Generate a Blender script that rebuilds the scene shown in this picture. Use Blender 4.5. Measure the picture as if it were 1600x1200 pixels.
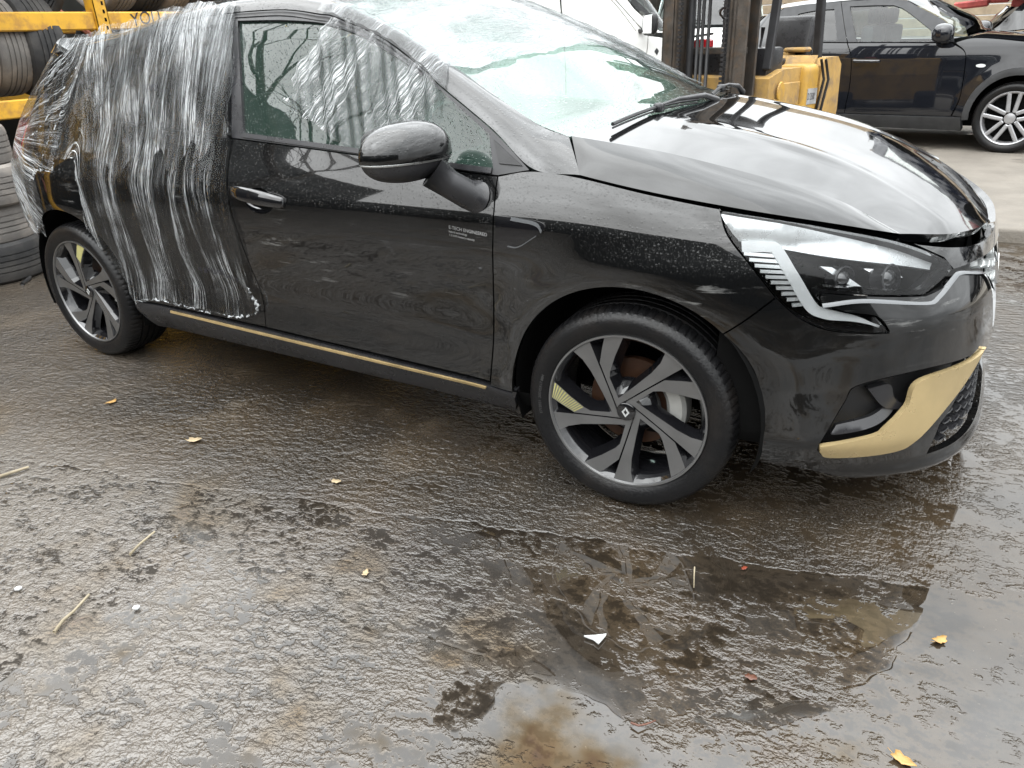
import bpy, bmesh, math, random
import numpy as np
from mathutils import Vector, Matrix
from mathutils.geometry import delaunay_2d_cdt

for o in list(bpy.data.objects):
    bpy.data.objects.remove(o, do_unlink=True)
R = math.radians
SC = bpy.context.scene
COL = SC.collection
random.seed(7); RNG = np.random.default_rng(7)

# ------------------------------------------------------------------ camera
cam_data = bpy.data.cameras.new('camera'); cam = bpy.data.objects.new('camera', cam_data); COL.objects.link(cam)
cam_data.sensor_fit = 'HORIZONTAL'; cam_data.sensor_width = 36.0
cam_data.lens = 36.0 * 1167.94 / 1600.0
cam_data.clip_start = 0.05; cam_data.clip_end = 500
_r = Vector((0.855, 0.517, -0.039)); _f = Vector((-0.4822, 0.7663, -0.4250)).normalized()
_yaw, _pit, _rol = 0.561878510, -0.438977883, -0.0436108197
_f = Vector((-math.sin(_yaw) * math.cos(_pit), math.cos(_yaw) * math.cos(_pit), math.sin(_pit)))
_r0 = Vector((math.cos(_yaw), math.sin(_yaw), 0)); _u0 = _r0.cross(_f)
_rr = _r0 * math.cos(_rol) + _u0 * math.sin(_rol); _uu = -_r0 * math.sin(_rol) + _u0 * math.cos(_rol)
M = Matrix((( _rr.x, _uu.x, -_f.x, 0.719856), (_rr.y, _uu.y, -_f.y, -2.599032), (_rr.z, _uu.z, -_f.z, 1.270858), (0, 0, 0, 1)))
cam.matrix_world = M
SC.camera = cam

# ------------------------------------------------------------------ overcast sky
world = bpy.data.worlds.new('World'); SC.world = world; world.use_nodes = True
nt = world.node_tree; nt.nodes.clear()
W_out = nt.nodes.new('ShaderNodeOutputWorld'); W_bg = nt.nodes.new('ShaderNodeBackground')
W_sky = nt.nodes.new('ShaderNodeTexSky'); W_sky.sky_type = 'NISHITA'; W_sky.sun_disc = False
SUN_EL, SUN_AZ = 58.0, 205.0      # degrees, azimuth clockwise from +Y
W_sky.sun_elevation = R(SUN_EL); W_sky.sun_rotation = R(SUN_AZ); W_sky.air_density = 1.0; W_sky.dust_density = 4.0
W_bw = nt.nodes.new('ShaderNodeRGBToBW'); nt.links.new(W_sky.outputs[0], W_bw.inputs[0])
W_tc = nt.nodes.new('ShaderNodeTexCoord'); W_map = nt.nodes.new('ShaderNodeMapping'); W_map.inputs['Scale'].default_value = (1, 1, 2.2)
nt.links.new(W_tc.outputs['Generated'], W_map.inputs[0])
W_n = nt.nodes.new('ShaderNodeTexNoise'); W_n.inputs['Scale'].default_value = 2.6; W_n.inputs['Detail'].default_value = 6; W_n.inputs['Roughness'].default_value = 0.55
nt.links.new(W_map.outputs[0], W_n.inputs[0])
W_cr = nt.nodes.new('ShaderNodeMapRange'); W_cr.inputs[1].default_value = .3; W_cr.inputs[2].default_value = .7
W_cr.inputs[3].default_value = .6; W_cr.inputs[4].default_value = 1.25
nt.links.new(W_n.outputs[0], W_cr.inputs[0])
W_lp = nt.nodes.new('ShaderNodeMath'); W_lp.operation = 'MULTIPLY_ADD'; W_lp.inputs[1].default_value = .35; W_lp.inputs[2].default_value = 13.0
nt.links.new(W_bw.outputs[0], W_lp.inputs[0])
W_mu = nt.nodes.new('ShaderNodeMath'); W_mu.operation = 'MULTIPLY'
nt.links.new(W_lp.outputs[0], W_mu.inputs[0]); nt.links.new(W_cr.outputs[0], W_mu.inputs[1])
# an overcast sky is about three times brighter overhead than at the horizon
W_sep = nt.nodes.new('ShaderNodeSeparateXYZ'); nt.links.new(W_tc.outputs['Generated'], W_sep.inputs[0])
W_el = nt.nodes.new('ShaderNodeMapRange'); W_el.inputs[1].default_value = 0; W_el.inputs[2].default_value = 1; W_el.inputs[3].default_value = .25; W_el.inputs[4].default_value = 1.2
nt.links.new(W_sep.outputs[2], W_el.inputs[0])
W_m2 = nt.nodes.new('ShaderNodeMath'); W_m2.operation = 'MULTIPLY'; nt.links.new(W_mu.outputs[0], W_m2.inputs[0]); nt.links.new(W_el.outputs[0], W_m2.inputs[1]); W_mu = W_m2
W_cc = nt.nodes.new('ShaderNodeCombineColor')
W_col = nt.nodes.new('ShaderNodeMix'); W_col.data_type = 'RGBA'; W_col.blend_type = 'MULTIPLY'; W_col.inputs[0].default_value = 1.0
W_col.inputs[7].default_value = (0.955, 0.985, 1.0, 1)
for i in range(3): nt.links.new(W_mu.outputs[0], W_cc.inputs[i])
nt.links.new(W_cc.outputs[0], W_col.inputs[6])
nt.links.new(W_col.outputs[2], W_bg.inputs[0]); W_bg.inputs[1].default_value = 0.13
nt.links.new(W_bg.outputs[0], W_out.inputs[0])

# ------------------------------------------------------------------ soft sun behind the cloud
sun_data = bpy.data.lights.new('sun', 'SUN'); sun_data.energy = 0.8; sun_data.angle = R(110); sun_data.color = (1.0, .96, .9)
sun = bpy.data.objects.new('sun', sun_data); COL.objects.link(sun)
_sd = Vector((math.sin(R(SUN_AZ)) * math.cos(R(SUN_EL)), math.cos(R(SUN_AZ)) * math.cos(R(SUN_EL)), math.sin(R(SUN_EL))))
sun.rotation_euler = _sd.to_track_quat('Z', 'Y').to_euler(); sun.location = (0, 0, 30)

SC.view_settings.view_transform = 'Standard'; SC.view_settings.look = 'None'
SC.view_settings.exposure = 1.35; SC.view_settings.gamma = 1.0
SC.render.resolution_x = 1024; SC.render.resolution_y = 768
SC.render.engine = 'CYCLES'
SC.cycles.max_bounces = 6; SC.cycles.transparent_max_bounces = 12; SC.cycles.glossy_bounces = 3; SC.cycles.diffuse_bounces = 3; SC.cycles.transmission_bounces = 4

# ------------------------------------------------------------------ materials
MATS = {}
class NT:
    """short-hand for building node trees"""
    def __init__(s, name):
        s.m = bpy.data.materials.new(name); s.m.use_nodes = True; s.t = s.m.node_tree; s.t.nodes.clear()
        s.out = s.t.nodes.new('ShaderNodeOutputMaterial'); MATS[name] = s.m
    def n(s, typ, **kw):
        nd = s.t.nodes.new('ShaderNode' + typ)
        for k, v in kw.items():
            if k.startswith('i_'): nd.inputs[k[2:].replace('_', ' ')].default_value = v
            else: setattr(nd, k, v)
        return nd
    def l(s, a, b): s.t.links.new(a, b); return s
    def set(s, nd, key, v):
        if hasattr(v, 'is_output') or isinstance(v, bpy.types.NodeSocket): s.t.links.new(v, nd.inputs[key])
        else: nd.inputs[key].default_value = v
    def math(s, op, a, b=None, c=None, clamp=False):
        nd = s.n('Math', operation=op, use_clamp=clamp)
        for i, v in enumerate((a, b, c)):
            if v is not None: s.set(nd, i, v)
        return nd.outputs[0]
    def rng(s, v, a, b, c=0.0, d=1.0, smooth=True):
        nd = s.n('MapRange', interpolation_type='SMOOTHSTEP' if smooth else 'LINEAR')
        for i, x in enumerate((v, a, b, c, d)): s.set(nd, i, x)
        return nd.outputs[0]
    def mix(s, f, a, b, blend='MIX'):
        nd = s.n('Mix', data_type='RGBA', blend_type=blend)
        s.set(nd, 0, f); s.set(nd, 6, a); s.set(nd, 7, b); return nd.outputs[2]
    def noise(s, vec, scale, detail=4.0, rough=.55, dist=0.0):
        nd = s.n('TexNoise'); s.set(nd, 'Scale', scale); s.set(nd, 'Detail', detail); s.set(nd, 'Roughness', rough); s.set(nd, 'Distortion', dist)
        if vec is not None: s.l(vec, nd.inputs['Vector'])
        return nd.outputs['Fac']
    def co(s, which='Object', scale=None, rot=None, loc=None):
        tc = s.n('TexCoord'); o = tc.outputs[which]
        if scale or rot or loc:
            mp = s.n('Mapping'); s.l(o, mp.inputs[0])
            if scale: mp.inputs['Scale'].default_value = scale
            if rot: mp.inputs['Rotation'].default_value = rot
            if loc: mp.inputs['Location'].default_value = loc
            o = mp.outputs[0]
        return o
    def geo(s, name='Position'): return s.n('NewGeometry').outputs[name]
    def sep(s, v):
        nd = s.n('SeparateXYZ'); s.l(v, nd.inputs[0]); return nd.outputs
    def bump(s, h, dist=.01, strength=1.0, normal=None):
        nd = s.n('Bump'); nd.inputs['Strength'].default_value = strength; nd.inputs['Distance'].default_value = dist
        s.l(h, nd.inputs['Height'])
        if normal is not None: s.l(normal, nd.inputs['Normal'])
        return nd.outputs[0]
    def bsdf(s, col, rough=.5, metal=0.0, spec=.5, coat=0.0, coat_rough=.03, normal=None, **kw):
        b = s.n('BsdfPrincipled')
        s.set(b, 'Base Color', col if not isinstance(col, tuple) else (*col[:3], 1)); s.set(b, 'Roughness', rough); s.set(b, 'Metallic', metal)
        s.set(b, 'Specular IOR Level', spec); s.set(b, 'Coat Weight', coat); s.set(b, 'Coat Roughness', coat_rough)
        if normal is not None: s.l(normal, b.inputs['Normal'])
        for k, v in kw.items(): s.set(b, k.replace('_', ' '), v)
        return b.outputs[0]
    def done(s, sh): s.l(sh, s.out.inputs[0]); return s.m

def simple(name, col, rough=.5, metal=0.0, spec=.5, coat=0.0, var=.25, vscale=9.0, bump=0.0, bscale=120.0, dirt=None, dirt_amt=.5):
    """plain surface with a little colour and gloss variation, optional fine relief and dirt"""
    t = NT(name); c = t.co('Object')
    n = t.noise(c, vscale, 5)
    f = t.rng(n, .3, .7, 1 - var, 1 + var, False)
    vm = t.n('VectorMath', operation='SCALE'); vm.inputs[0].default_value = col[:3]; t.l(f, vm.inputs['Scale'])
    colr = vm.outputs[0]
    if dirt:
        d = t.rng(t.noise(c, vscale * 1.7, 7, .65), .45, .68, 0, dirt_amt)
        colr = t.mix(d, colr, (*dirt, 1))
    r = t.rng(t.noise(c, vscale * 2.3, 4), .3, .7, max(.02, rough - .08), rough + .08, False)
    nr = None
    if bump: nr = t.bump(t.noise(c, bscale, 3), bump)
    return t.done(t.bsdf(colr, r, metal, spec, coat, normal=nr))

def drops_height(t, co, scale, lo=.12, hi=.42):
    """rain beads: slices of spheres of random radius"""
    v = t.n('TexVoronoi', feature='F1'); v.inputs['Scale'].default_value = scale; t.l(co, v.inputs['Vector'])
    rr = t.sep(v.outputs['Color'])[0]
    rad = t.rng(rr, 0, 1, lo, hi, False)
    q = t.math('SUBTRACT', 1.0, t.math('DIVIDE', v.outputs['Distance'], rad), clamp=True)
    return t.math('POWER', q, .55)

def paint(name, drops=0.0, dirt=0.0, col=(.0035, .0037, .004), ior=1.5):
    t = NT(name); c = t.co('Object'); pos = t.geo(); z = t.sep(pos)[2]
    nrm = None
    wave = t.noise(c, 3.0, 2)
    nrm = t.bump(wave, .0003)
    base = t.mix(0.0, (*col, 1), (*col, 1)); rough = .06; coatr = .012
    if dirt:
        d1 = t.noise(t.co('Object', scale=(2.5, 2.5, 5)), 2.2, 8, .6)
        wipe = t.noise(t.co('Object', scale=(1.2, 1, 9), rot=(0, .12, 0)), 5.0, 6, .6)
        low = t.rng(z, .18, .75, 1.0, .12)
        dd = t.math('MULTIPLY', t.math('MULTIPLY', t.rng(d1, .42, .72), t.rng(wipe, .35, .65, .35, 1.0)), low)
        speck = t.rng(t.noise(c, 160, 2), .68, .74, 0, .25)
        dd = t.math('MULTIPLY', t.math('ADD', dd, t.math('MULTIPLY', speck, low)), dirt, clamp=True)
        base = t.mix(dd, (*col, 1), (.06, .048, .036, 1))
        sm = t.noise(t.co('Object', scale=(1.6, 1.6, 13), rot=(0, -.10, 0)), 4.0, 7, .68)
        sm2 = t.math('MULTIPLY', t.rng(sm, .57, .70), t.rng(t.noise(c, 2.6, 3), .46, .62))
        sm2 = t.math('MULTIPLY', sm2, t.math('MULTIPLY', t.rng(z, .45, .62), t.rng(z, .92, .80)))
        base = t.mix(t.math('MULTIPLY', sm2, .5), base, (.20, .20, .195, 1)); dd = t.math('MAXIMUM', dd, t.math('MULTIPLY', sm2, .6))
        rough = t.rng(dd, 0, 1, .06, .55, False); coatr = t.rng(dd, 0, 1, .012, .4, False)
    if drops:
        nz = t.sep(t.geo('Normal'))[2]
        m = t.math('MULTIPLY', t.rng(nz, .02, .3), t.rng(z, .66, .86))
        patchy = t.rng(t.noise(c, 7, 3), .35, .6, .25, 1)
        h = t.math('MULTIPLY', t.math('MULTIPLY', drops_height(t, c, 105), m), patchy)
        h2 = t.math('MULTIPLY', drops_height(t, c, 260, .1, .4), m)
        h = t.math('ADD', h, t.math('MULTIPLY', h2, .35))
        nrm = t.bump(h, .0035 * drops, 1.0, nrm)
    return t.done(t.bsdf(base, rough, 0, .3, 1.0, coatr, nrm, Coat_IOR=ior))

paint('paint_bonnet', 0.0, .0, ior=1.33)
paint('paint_wet', 1.0, .16, ior=1.45)
paint('paint_door', 1.0, .14, ior=1.5)
paint('paint_wing', 1.3, .12, ior=1.6)

def glass(name, tint, refl=1.0, drops=0.0, body=.0):
    t = NT(name); nrm = None
    c = t.co('Object')
    if drops:
        h = drops_height(t, c, 150, .1, .36)
        h2 = drops_height(t, c, 70, .05, .3)
        nrm = t.bump(t.math('ADD', h, h2), .003 * drops)
    tr = t.n('BsdfTransparent'); tr.inputs[0].default_value = (*tint, 1)
    gl = t.n('BsdfGlossy'); gl.inputs['Roughness'].default_value = .01
    fr = t.n('Fresnel'); fr.inputs[0].default_value = 1.5
    if nrm is not None: t.l(nrm, gl.inputs['Normal']); t.l(nrm, fr.inputs['Normal'])
    f = t.math('MULTIPLY', fr.outputs[0], 1.75 * refl, clamp=True)
    sh = tr.outputs[0]
    if body:
        df = t.n('BsdfDiffuse'); df.inputs[0].default_value = (.40, .76, .60, 1)
        m0 = t.n('MixShader'); m0.inputs[0].default_value = body; t.l(tr.outputs[0], m0.inputs[1]); t.l(df.outputs[0], m0.inputs[2]); sh = m0.outputs[0]
    mx = t.n('MixShader'); t.l(f, mx.inputs[0]); t.l(sh, mx.inputs[1]); t.l(gl.outputs[0], mx.inputs[2])
    return t.done(mx.outputs[0])
glass('glass_side', (.55, .70, .63), 1.0, .5, .03)
glass('glass_screen', (.55, .82, .70), 1.2, .35, .12)
glass('lens', (.95, .96, .97), .5, .1)
glass('glass_dark', (.10, .12, .12), 1.1)

simple('rubber', (.014, .014, .015), .55, var=.3, bump=.001, bscale=300)
simple('plastic_black', (.012, .012, .013), .42, var=.3, bump=.0006, bscale=400)
simple('plastic_satin', (.02, .02, .022), .3)
simple('void', (.003, .003, .003), .9, spec=.1)
simple('gloss_black', (.005, .005, .006), .05, coat=1.0)
simple('alloy_machined', (.21, .21, .21), .36, metal=.8, var=.12)
simple('alloy_black', (.006, .006, .007), .12, coat=.8)
simple('chrome', (.8, .8, .8), .12, metal=1.0, var=.05)
simple('silver_trim', (.62, .64, .64), .3, metal=.55, var=.05)
simple('gold_satin', (.50, .385, .20), .32, metal=.5, var=.10, vscale=6, dirt=(.30, .24, .15), dirt_amt=.18, bump=.0006, bscale=500)
simple('gold_strip', (.42, .31, .15), .35, metal=.4)
simple('rust_disc', (.05, .022, .011), .5, metal=.4, dirt=(.03, .02, .015))
simple('caliper', (.42, .42, .40), .45, metal=.4)
simple('yellow_mark', (.45, .42, .17), .4)
simple('tyre_text', (.05, .05, .05), .5)
simple('lamp_white', (.60, .62, .62), .25, var=.08)
simple('lamp_red', (.45, .012, .02), .15, coat=1)
simple('seat_fabric', (.035, .036, .04), .8, bump=.001, bscale=200)
simple('interior', (.05, .052, .055), .7)
simple('white_print', (.30, .30, .30), .5)
simple('ink', (.02, .02, .03), .6)
def tyre_mat():
    t = NT('tyre_rubber'); c = t.co('Object')
    d = t.rng(t.noise(c, 7, 7, .6), .45, .7, 0, .35)
    col = t.mix(d, (.005, .005, .0055, 1), (.022, .018, .015, 1))
    fine = t.noise(c, 160, 3); r = t.rng(fine, .3, .7, .28, .5, False)
    return t.done(t.bsdf(col, r, 0, .3, 0, normal=t.bump(fine, .0012)))
tyre_mat()
def old_tyre(name, a, b):
    t = NT(name); c = t.co('Object')
    col = t.mix(t.rng(t.noise(c, 5, 7, .6), .35, .65), (*a, 1), (*b, 1))
    return t.done(t.bsdf(col, .75, 0, .3, normal=t.bump(t.noise(c, 120, 4), .0015)))
old_tyre('tyre_old_grey', (.16, .15, .14), (.27, .245, .22))
old_tyre('tyre_old_dark', (.03, .03, .031), (.07, .066, .062))
old_tyre('tyre_old_brown', (.21, .18, .15), (.30, .26, .215))

# ------------------------------------------------------------------ mesh helpers
def tag(o, label=None, cat=None, group=None, kind=None):
    if label: o['label'] = label
    if cat: o['category'] = cat
    if group: o['group'] = group
    if kind: o['kind'] = kind
    return o
def empty(name, loc=(0, 0, 0), rotz=0.0, parent=None):
    o = bpy.data.objects.new(name, None); COL.objects.link(o); o.location = loc; o.rotation_euler = (0, 0, rotz); o.empty_display_size = .1
    if parent: o.parent = parent
    return o
def mk(name, V, F, mat, parent=None, smooth=True, normals=None, auto=None):
    me = bpy.data.meshes.new(name)
    me.from_pydata([tuple(map(float, v)) for v in V], [], [tuple(int(i) for i in f) for f in F]); me.update()
    m = MATS[mat] if isinstance(mat, str) else mat
    me.materials.append(m)
    me.shade_smooth() if smooth else me.shade_flat()
    if normals is not None:
        me.normals_split_custom_set_from_vertices([tuple(map(float, n)) for n in normals])
    elif auto is not None:
        me.set_sharp_from_angle(angle=R(auto))
    o = bpy.data.objects.new(name, me); COL.objects.link(o)
    if parent: o.parent = parent
    return o
class MB:
    """collects simple solids into one mesh"""
    def __init__(s): s.V = []; s.F = []
    def add(s, V, F, M=None):
        b = len(s.V)
        for v in V: s.V.append(tuple(M @ Vector(v)) if M is not None else tuple(v))
        s.F += [tuple(b + i for i in f) for f in F]; return s
    def box(s, a, b, M=None, bev=0.0, seg=1):
        bm = bmesh.new(); bmesh.ops.create_cube(bm, size=1.0)
        c = [(a[i] + b[i]) / 2 for i in range(3)]; d = [abs(b[i] - a[i]) for i in range(3)]
        for v in bm.verts: v.co = Vector((v.co.x * d[0] + c[0], v.co.y * d[1] + c[1], v.co.z * d[2] + c[2]))
        if bev: bmesh.ops.bevel(bm, geom=bm.edges[:], offset=min(bev, min(d) * .45), segments=seg, affect='EDGES', profile=.6)
        s.bm(bm, M); return s
    def bm(s, bm, M=None):
        bm.verts.ensure_lookup_table(); bm.verts.index_update()
        s.add([v.co[:] for v in bm.verts], [[v.index for v in f.verts] for f in bm.faces], M); bm.free()
    def tube(s, pts, r, n=8, cap=True, M=None):
        P = [Vector(p) for p in pts]; rr = r if hasattr(r, '__len__') else [r] * len(P)
        V = []; F = []; up = None
        for i, p in enumerate(P):
            d = ((P[min(i + 1, len(P) - 1)] - P[max(i - 1, 0)])).normalized()
            if up is None:
                up = Vector((0, 0, 1)) if abs(d.z) < .9 else Vector((1, 0, 0))
            a = d.cross(up).normalized(); b = a.cross(d).normalized(); up = b
            for k in range(n):
                t = 2 * math.pi * k / n; V.append(p + (a * math.cos(t) + b * math.sin(t)) * rr[i])
        for i in range(len(P) - 1):
            for k in range(n):
                F.append((i * n + k, i * n + (k + 1) % n, (i + 1) * n + (k + 1) % n, (i + 1) * n + k))
        if cap: F.append(tuple(range(n))); F.append(tuple((len(P) - 1) * n + k for k in range(n))[::-1])
        s.add([v[:] for v in V], [f[::-1] for f in F], M); return s
    def lathe(s, prof, n=48, M=None, closed=False, a0=0.0, a1=2 * math.pi, axis='Y'):
        """profile of (radius, along) turned about the axis"""
        V = []; F = []; m = len(prof); full = abs(a1 - a0 - 2 * math.pi) < 1e-6
        steps = n if full else n + 1
        for i in range(steps):
            t = a0 + (a1 - a0) * i / n
            for (r, y) in prof:
                V.append((r * math.cos(t), y, r * math.sin(t)) if axis == 'Y' else (r * math.cos(t), r * math.sin(t), y))
        for i in range(n):
            j = (i + 1) % steps
            for k in range(m if closed else m - 1):
                q = (k + 1) % m
                f = (i * m + k, i * m + q, j * m + q, j * m + k)
                F.append(f if axis == 'Y' else f[::-1])
        s.add(V, F, M); return s
    def prism(s, poly, y0, y1, M=None, plane='XZ'):
        """polygon in XZ pushed from y0 to y1 (or XY from z0 to z1)"""
        n = len(poly)
        mkp = (lambda p, h: (p[0], h, p[1])) if plane == 'XZ' else (lambda p, h: (p[0], p[1], h))
        V = [mkp(p, y0) for p in poly] + [mkp(p, y1) for p in poly]
        area = sum(poly[i][0] * poly[(i + 1) % n][1] - poly[(i + 1) % n][0] * poly[i][1] for i in range(n))
        F = [tuple(range(n)), tuple(range(2 * n - 1, n - 1, -1))] + [(i, i + n, (i + 1) % n + n, (i + 1) % n) for i in range(n)]
        flip = (area > 0) != (plane == 'XZ')
        if flip: F = [f[::-1] for f in F]
        s.add(V, F, M); return s
    def build(s, name, mat, parent=None, smooth=False, auto=None):
        return mk(name, s.V, s.F, mat, parent, smooth or auto is not None, None, auto)
def grid(nu, nv): return [(i * nv + j, (i + 1) * nv + j, (i + 1) * nv + j + 1, i * nv + j + 1) for i in range(nu - 1) for j in range(nv - 1)]
def catmull(P, n=8):
    P = [np.array(p, float) for p in P]
    if len(P) < 3: return [P[0] + (P[-1] - P[0]) * t for t in np.linspace(0, 1, 2)]
    Q = [2 * P[0] - P[1]] + P + [2 * P[-1] - P[-2]]; out = []
    for i in range(1, len(Q) - 2):
        for k in range(n):
            t = k / n
            # chordal spacing kept uniform: points are given evenly enough
            out.append(.5 * ((2 * Q[i]) + (-Q[i - 1] + Q[i + 1]) * t + (2 * Q[i - 1] - 5 * Q[i] + 4 * Q[i + 1] - Q[i + 2]) * t * t + (-Q[i - 1] + 3 * Q[i] - 3 * Q[i + 1] + Q[i + 2]) * t ** 3))
    out.append(P[-1]); return out
def loop_of(*segs):
    """closed outline from smooth segments that meet in corners"""
    out = []
    for sg in segs:
        c = catmull(sg, 8) if len(sg) > 2 else [np.array(q, float) for q in sg]
        if out and np.linalg.norm(out[-1] - c[0]) < 1e-6: c = c[1:]
        out += list(c)
    if np.linalg.norm(out[0] - out[-1]) < 1e-6: out = out[:-1]
    return out
def resample(loop, h):
    out = []; n = len(loop)
    for i in range(n):
        a, b = np.array(loop[i], float), np.array(loop[(i + 1) % n], float); L = np.linalg.norm(b - a)
        if L < 1e-7: continue
        k = max(1, int(math.ceil(L / h)))
        out += [a + (b - a) * j / k for j in range(k)]
    return np.array(out)
def inset(loop, g):
    """move a closed polyline inwards by g"""
    P = np.array(loop); area = .5 * np.sum(P[:, 0] * np.roll(P[:, 1], -1) - np.roll(P[:, 0], -1) * P[:, 1])
    d1 = P - np.roll(P, 1, 0); d2 = np.roll(P, -1, 0) - P
    n1 = np.stack([-d1[:, 1], d1[:, 0]], -1); n2 = np.stack([-d2[:, 1], d2[:, 0]], -1)
    n1 /= np.maximum(np.linalg.norm(n1, axis=1, keepdims=True), 1e-9); n2 /= np.maximum(np.linalg.norm(n2, axis=1, keepdims=True), 1e-9)
    m = n1 + n2; m /= np.maximum(np.sum(m * n1, 1, keepdims=True), .35)
    return P + m * g * (1 if area > 0 else -1)
def inside(pts, loops):
    pts = np.asarray(pts); c = np.zeros(len(pts), bool)
    for L in loops:
        L = np.asarray(L)
        x1, y1 = L[:, 0], L[:, 1]; x2, y2 = np.roll(x1, -1), np.roll(y1, -1)
        for a, b, e, f in zip(x1, y1, x2, y2):
            if b == f: continue
            k = ((b > pts[:, 1]) != (f > pts[:, 1])) & (pts[:, 0] < (e - a) * (pts[:, 1] - b) / (f - b) + a)
            c ^= k
    return c
def triangulate(loops, h):
    """even triangles inside outlines (first outer, further ones holes)"""
    B = [resample(L, h) for L in loops]
    lo = B[0].min(0); hi = B[0].max(0)
    gx = np.arange(lo[0] + h * .5, hi[0], h); gy = np.arange(lo[1] + h * .45, hi[1], h * .87)
    G = np.array([(x + (h * .5 if j % 2 else 0), y) for j, y in enumerate(gy) for x in gx])
    allb = np.concatenate(B)
    if len(G):
        G = G[inside(G, B)]
        if len(G):
            keep = np.ones(len(G), bool)
            for k in range(0, len(G), 400):
                d = ((G[k:k + 400, None, :] - allb[None]) ** 2).sum(-1).min(1); keep[k:k + 400] = d > (h * .5) ** 2
            G = G[keep]
    P = np.concatenate([allb, G]) if len(G) else allb
    E = []; b = 0
    for L in B:
        n = len(L); E += [(b + i, b + (i + 1) % n) for i in range(n)]; b += n
    r = delaunay_2d_cdt([Vector(q) for q in P], E, [], 0, 1e-7)
    V = np.array([tuple(q) for q in r[0]]); T = np.array([f for f in r[2] if len(f) == 3])
    cen = V[T].mean(1); T = T[inside(cen, B)]
    A = V[T]; ar = (A[:, 1, 0] - A[:, 0, 0]) * (A[:, 2, 1] - A[:, 0, 1]) - (A[:, 1, 1] - A[:, 0, 1]) * (A[:, 2, 0] - A[:, 0, 0])
    T[ar < 0] = T[ar < 0][:, ::-1]
    return V, T[np.abs(ar) > 1e-10]
def surf_normals(fn, u, v, off, flip, e=2e-4):
    o = off
    du = fn(u + e, v, o) - fn(u - e, v, o); dv = fn(u, v + e, o) - fn(u, v - e, o)
    n = np.cross(du, dv); n /= np.maximum(np.linalg.norm(n, axis=-1, keepdims=True), 1e-12)
    return -n if flip else n
def patch(name, loops, fn, mat, parent=None, gap=.0022, h=.025, thick=.012, off=0.0, flip=False, disp=None, uv=False):
    """panel: outlines in surface coordinates laid on fn(u, v, offset), with turned-in edges"""
    if isinstance(loops[0][0], (float, int, np.floating)) or (hasattr(loops[0], 'shape') and np.ndim(loops[0]) == 1): loops = [loops]
    LL = []
    for i, L in enumerate(loops):
        L = np.array(L)
        if gap: L = inset(L, gap if i == 0 else -gap)
        LL.append(L)
    V2, T = triangulate(LL, h)
    u, v = V2[:, 0], V2[:, 1]
    o = off + (disp(u, v) if disp is not None else 0.0)
    P = fn(u, v, o); N = surf_normals(fn, u, v, off, flip)
    if disp is not None: N = None
    if flip: T = T[:, ::-1]
    F = [tuple(t) for t in T]; V = list(P)
    if thick:
        cnt = {}
        for t in F:
            for a, b in ((t[0], t[1]), (t[1], t[2]), (t[2], t[0])): cnt[(a, b)] = 1
        bed = [(a, b) for (a, b) in cnt if (b, a) not in cnt]
        ids = sorted({i for e in bed for i in e}); k = len(V); top = {i: k + j for j, i in enumerate(ids)}; bot = {i: k + len(ids) + j for j, i in enumerate(ids)}
        ia = np.array(ids); ov = o[ia] if np.ndim(o) else o
        Pb = fn(u[ia], v[ia], ov - thick)
        V += list(P[ia]) + list(Pb); F += [(top[b], top[a], bot[a], bot[b]) for a, b in bed]
        if N is not None:
            en = np.zeros((len(ids), 3)); ix = {i: j for j, i in enumerate(ids)}
            for a, b in bed:
                e = P[b] - P[a]; w = np.cross(e, N[a]); en[ix[a]] += w; en[ix[b]] += w
            en /= np.maximum(np.linalg.norm(en, axis=1, keepdims=True), 1e-9)
            N = np.concatenate([N, en, en])
    ob = mk(name, V, F, mat, parent, True, N)
    if uv:
        lay = ob.data.uv_layers.new(name='UVMap'); n0 = len(u)
        vi = np.zeros(len(ob.data.loops), int); ob.data.loops.foreach_get('vertex_index', vi)
        UU = np.zeros((len(V), 2)); uu_, vv_ = uv(u, v) if callable(uv) else (u, v); UU[:n0, 0] = uu_; UU[:n0, 1] = vv_
        if thick: UU[n0:n0 + len(ids)] = np.stack([u[ia], v[ia]], -1); UU[n0 + len(ids):] = np.stack([u[ia], v[ia]], -1)
        lay.data.foreach_set('uv', UU[vi].ravel())
    return ob
def ribbon(name, A, B, mat, parent=None, n=60, bulge=0.0, thick=0.0, rows=4, smooth=True):
    """strip of surface between two space curves"""
    def rs(C):
        C = np.array(C); d = np.r_[0, np.cumsum(np.linalg.norm(np.diff(C, axis=0), axis=1))]; t = np.linspace(0, d[-1], n)
        return np.stack([np.interp(t, d, C[:, k]) for k in range(3)], -1)
    A, B = rs(A), rs(B); V = []
    T = np.gradient(A, axis=0); W = B - A; N = np.cross(T, W); N /= np.maximum(np.linalg.norm(N, axis=1, keepdims=True), 1e-9)
    for i in range(n):
        for j in range(rows):
            q = j / (rows - 1); V.append(A[i] + W[i] * q + N[i] * bulge * 4 * q * (1 - q))
    return mk(name, V, grid(n, rows), mat, parent, smooth)
def text_mesh(txt, size=1.0, mirror=False):
    cu = bpy.data.curves.new('lettering', 'FONT'); cu.body = txt; cu.size = size; cu.resolution_u = 3
    ob = bpy.data.objects.new('lettering', cu); COL.objects.link(ob)
    dg = bpy.context.evaluated_depsgraph_get(); ev = ob.evaluated_get(dg); me = ev.to_mesh()
    V = [tuple(v.co) for v in me.vertices]; F = [tuple(p.vertices) for p in me.polygons]
    ev.to_mesh_clear(); bpy.data.objects.remove(ob, do_unlink=True); bpy.data.curves.remove(cu)
    if mirror: V = [(-x, y, z) for x, y, z in V]; F = [f[::-1] for f in F]
    return V, F

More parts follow.
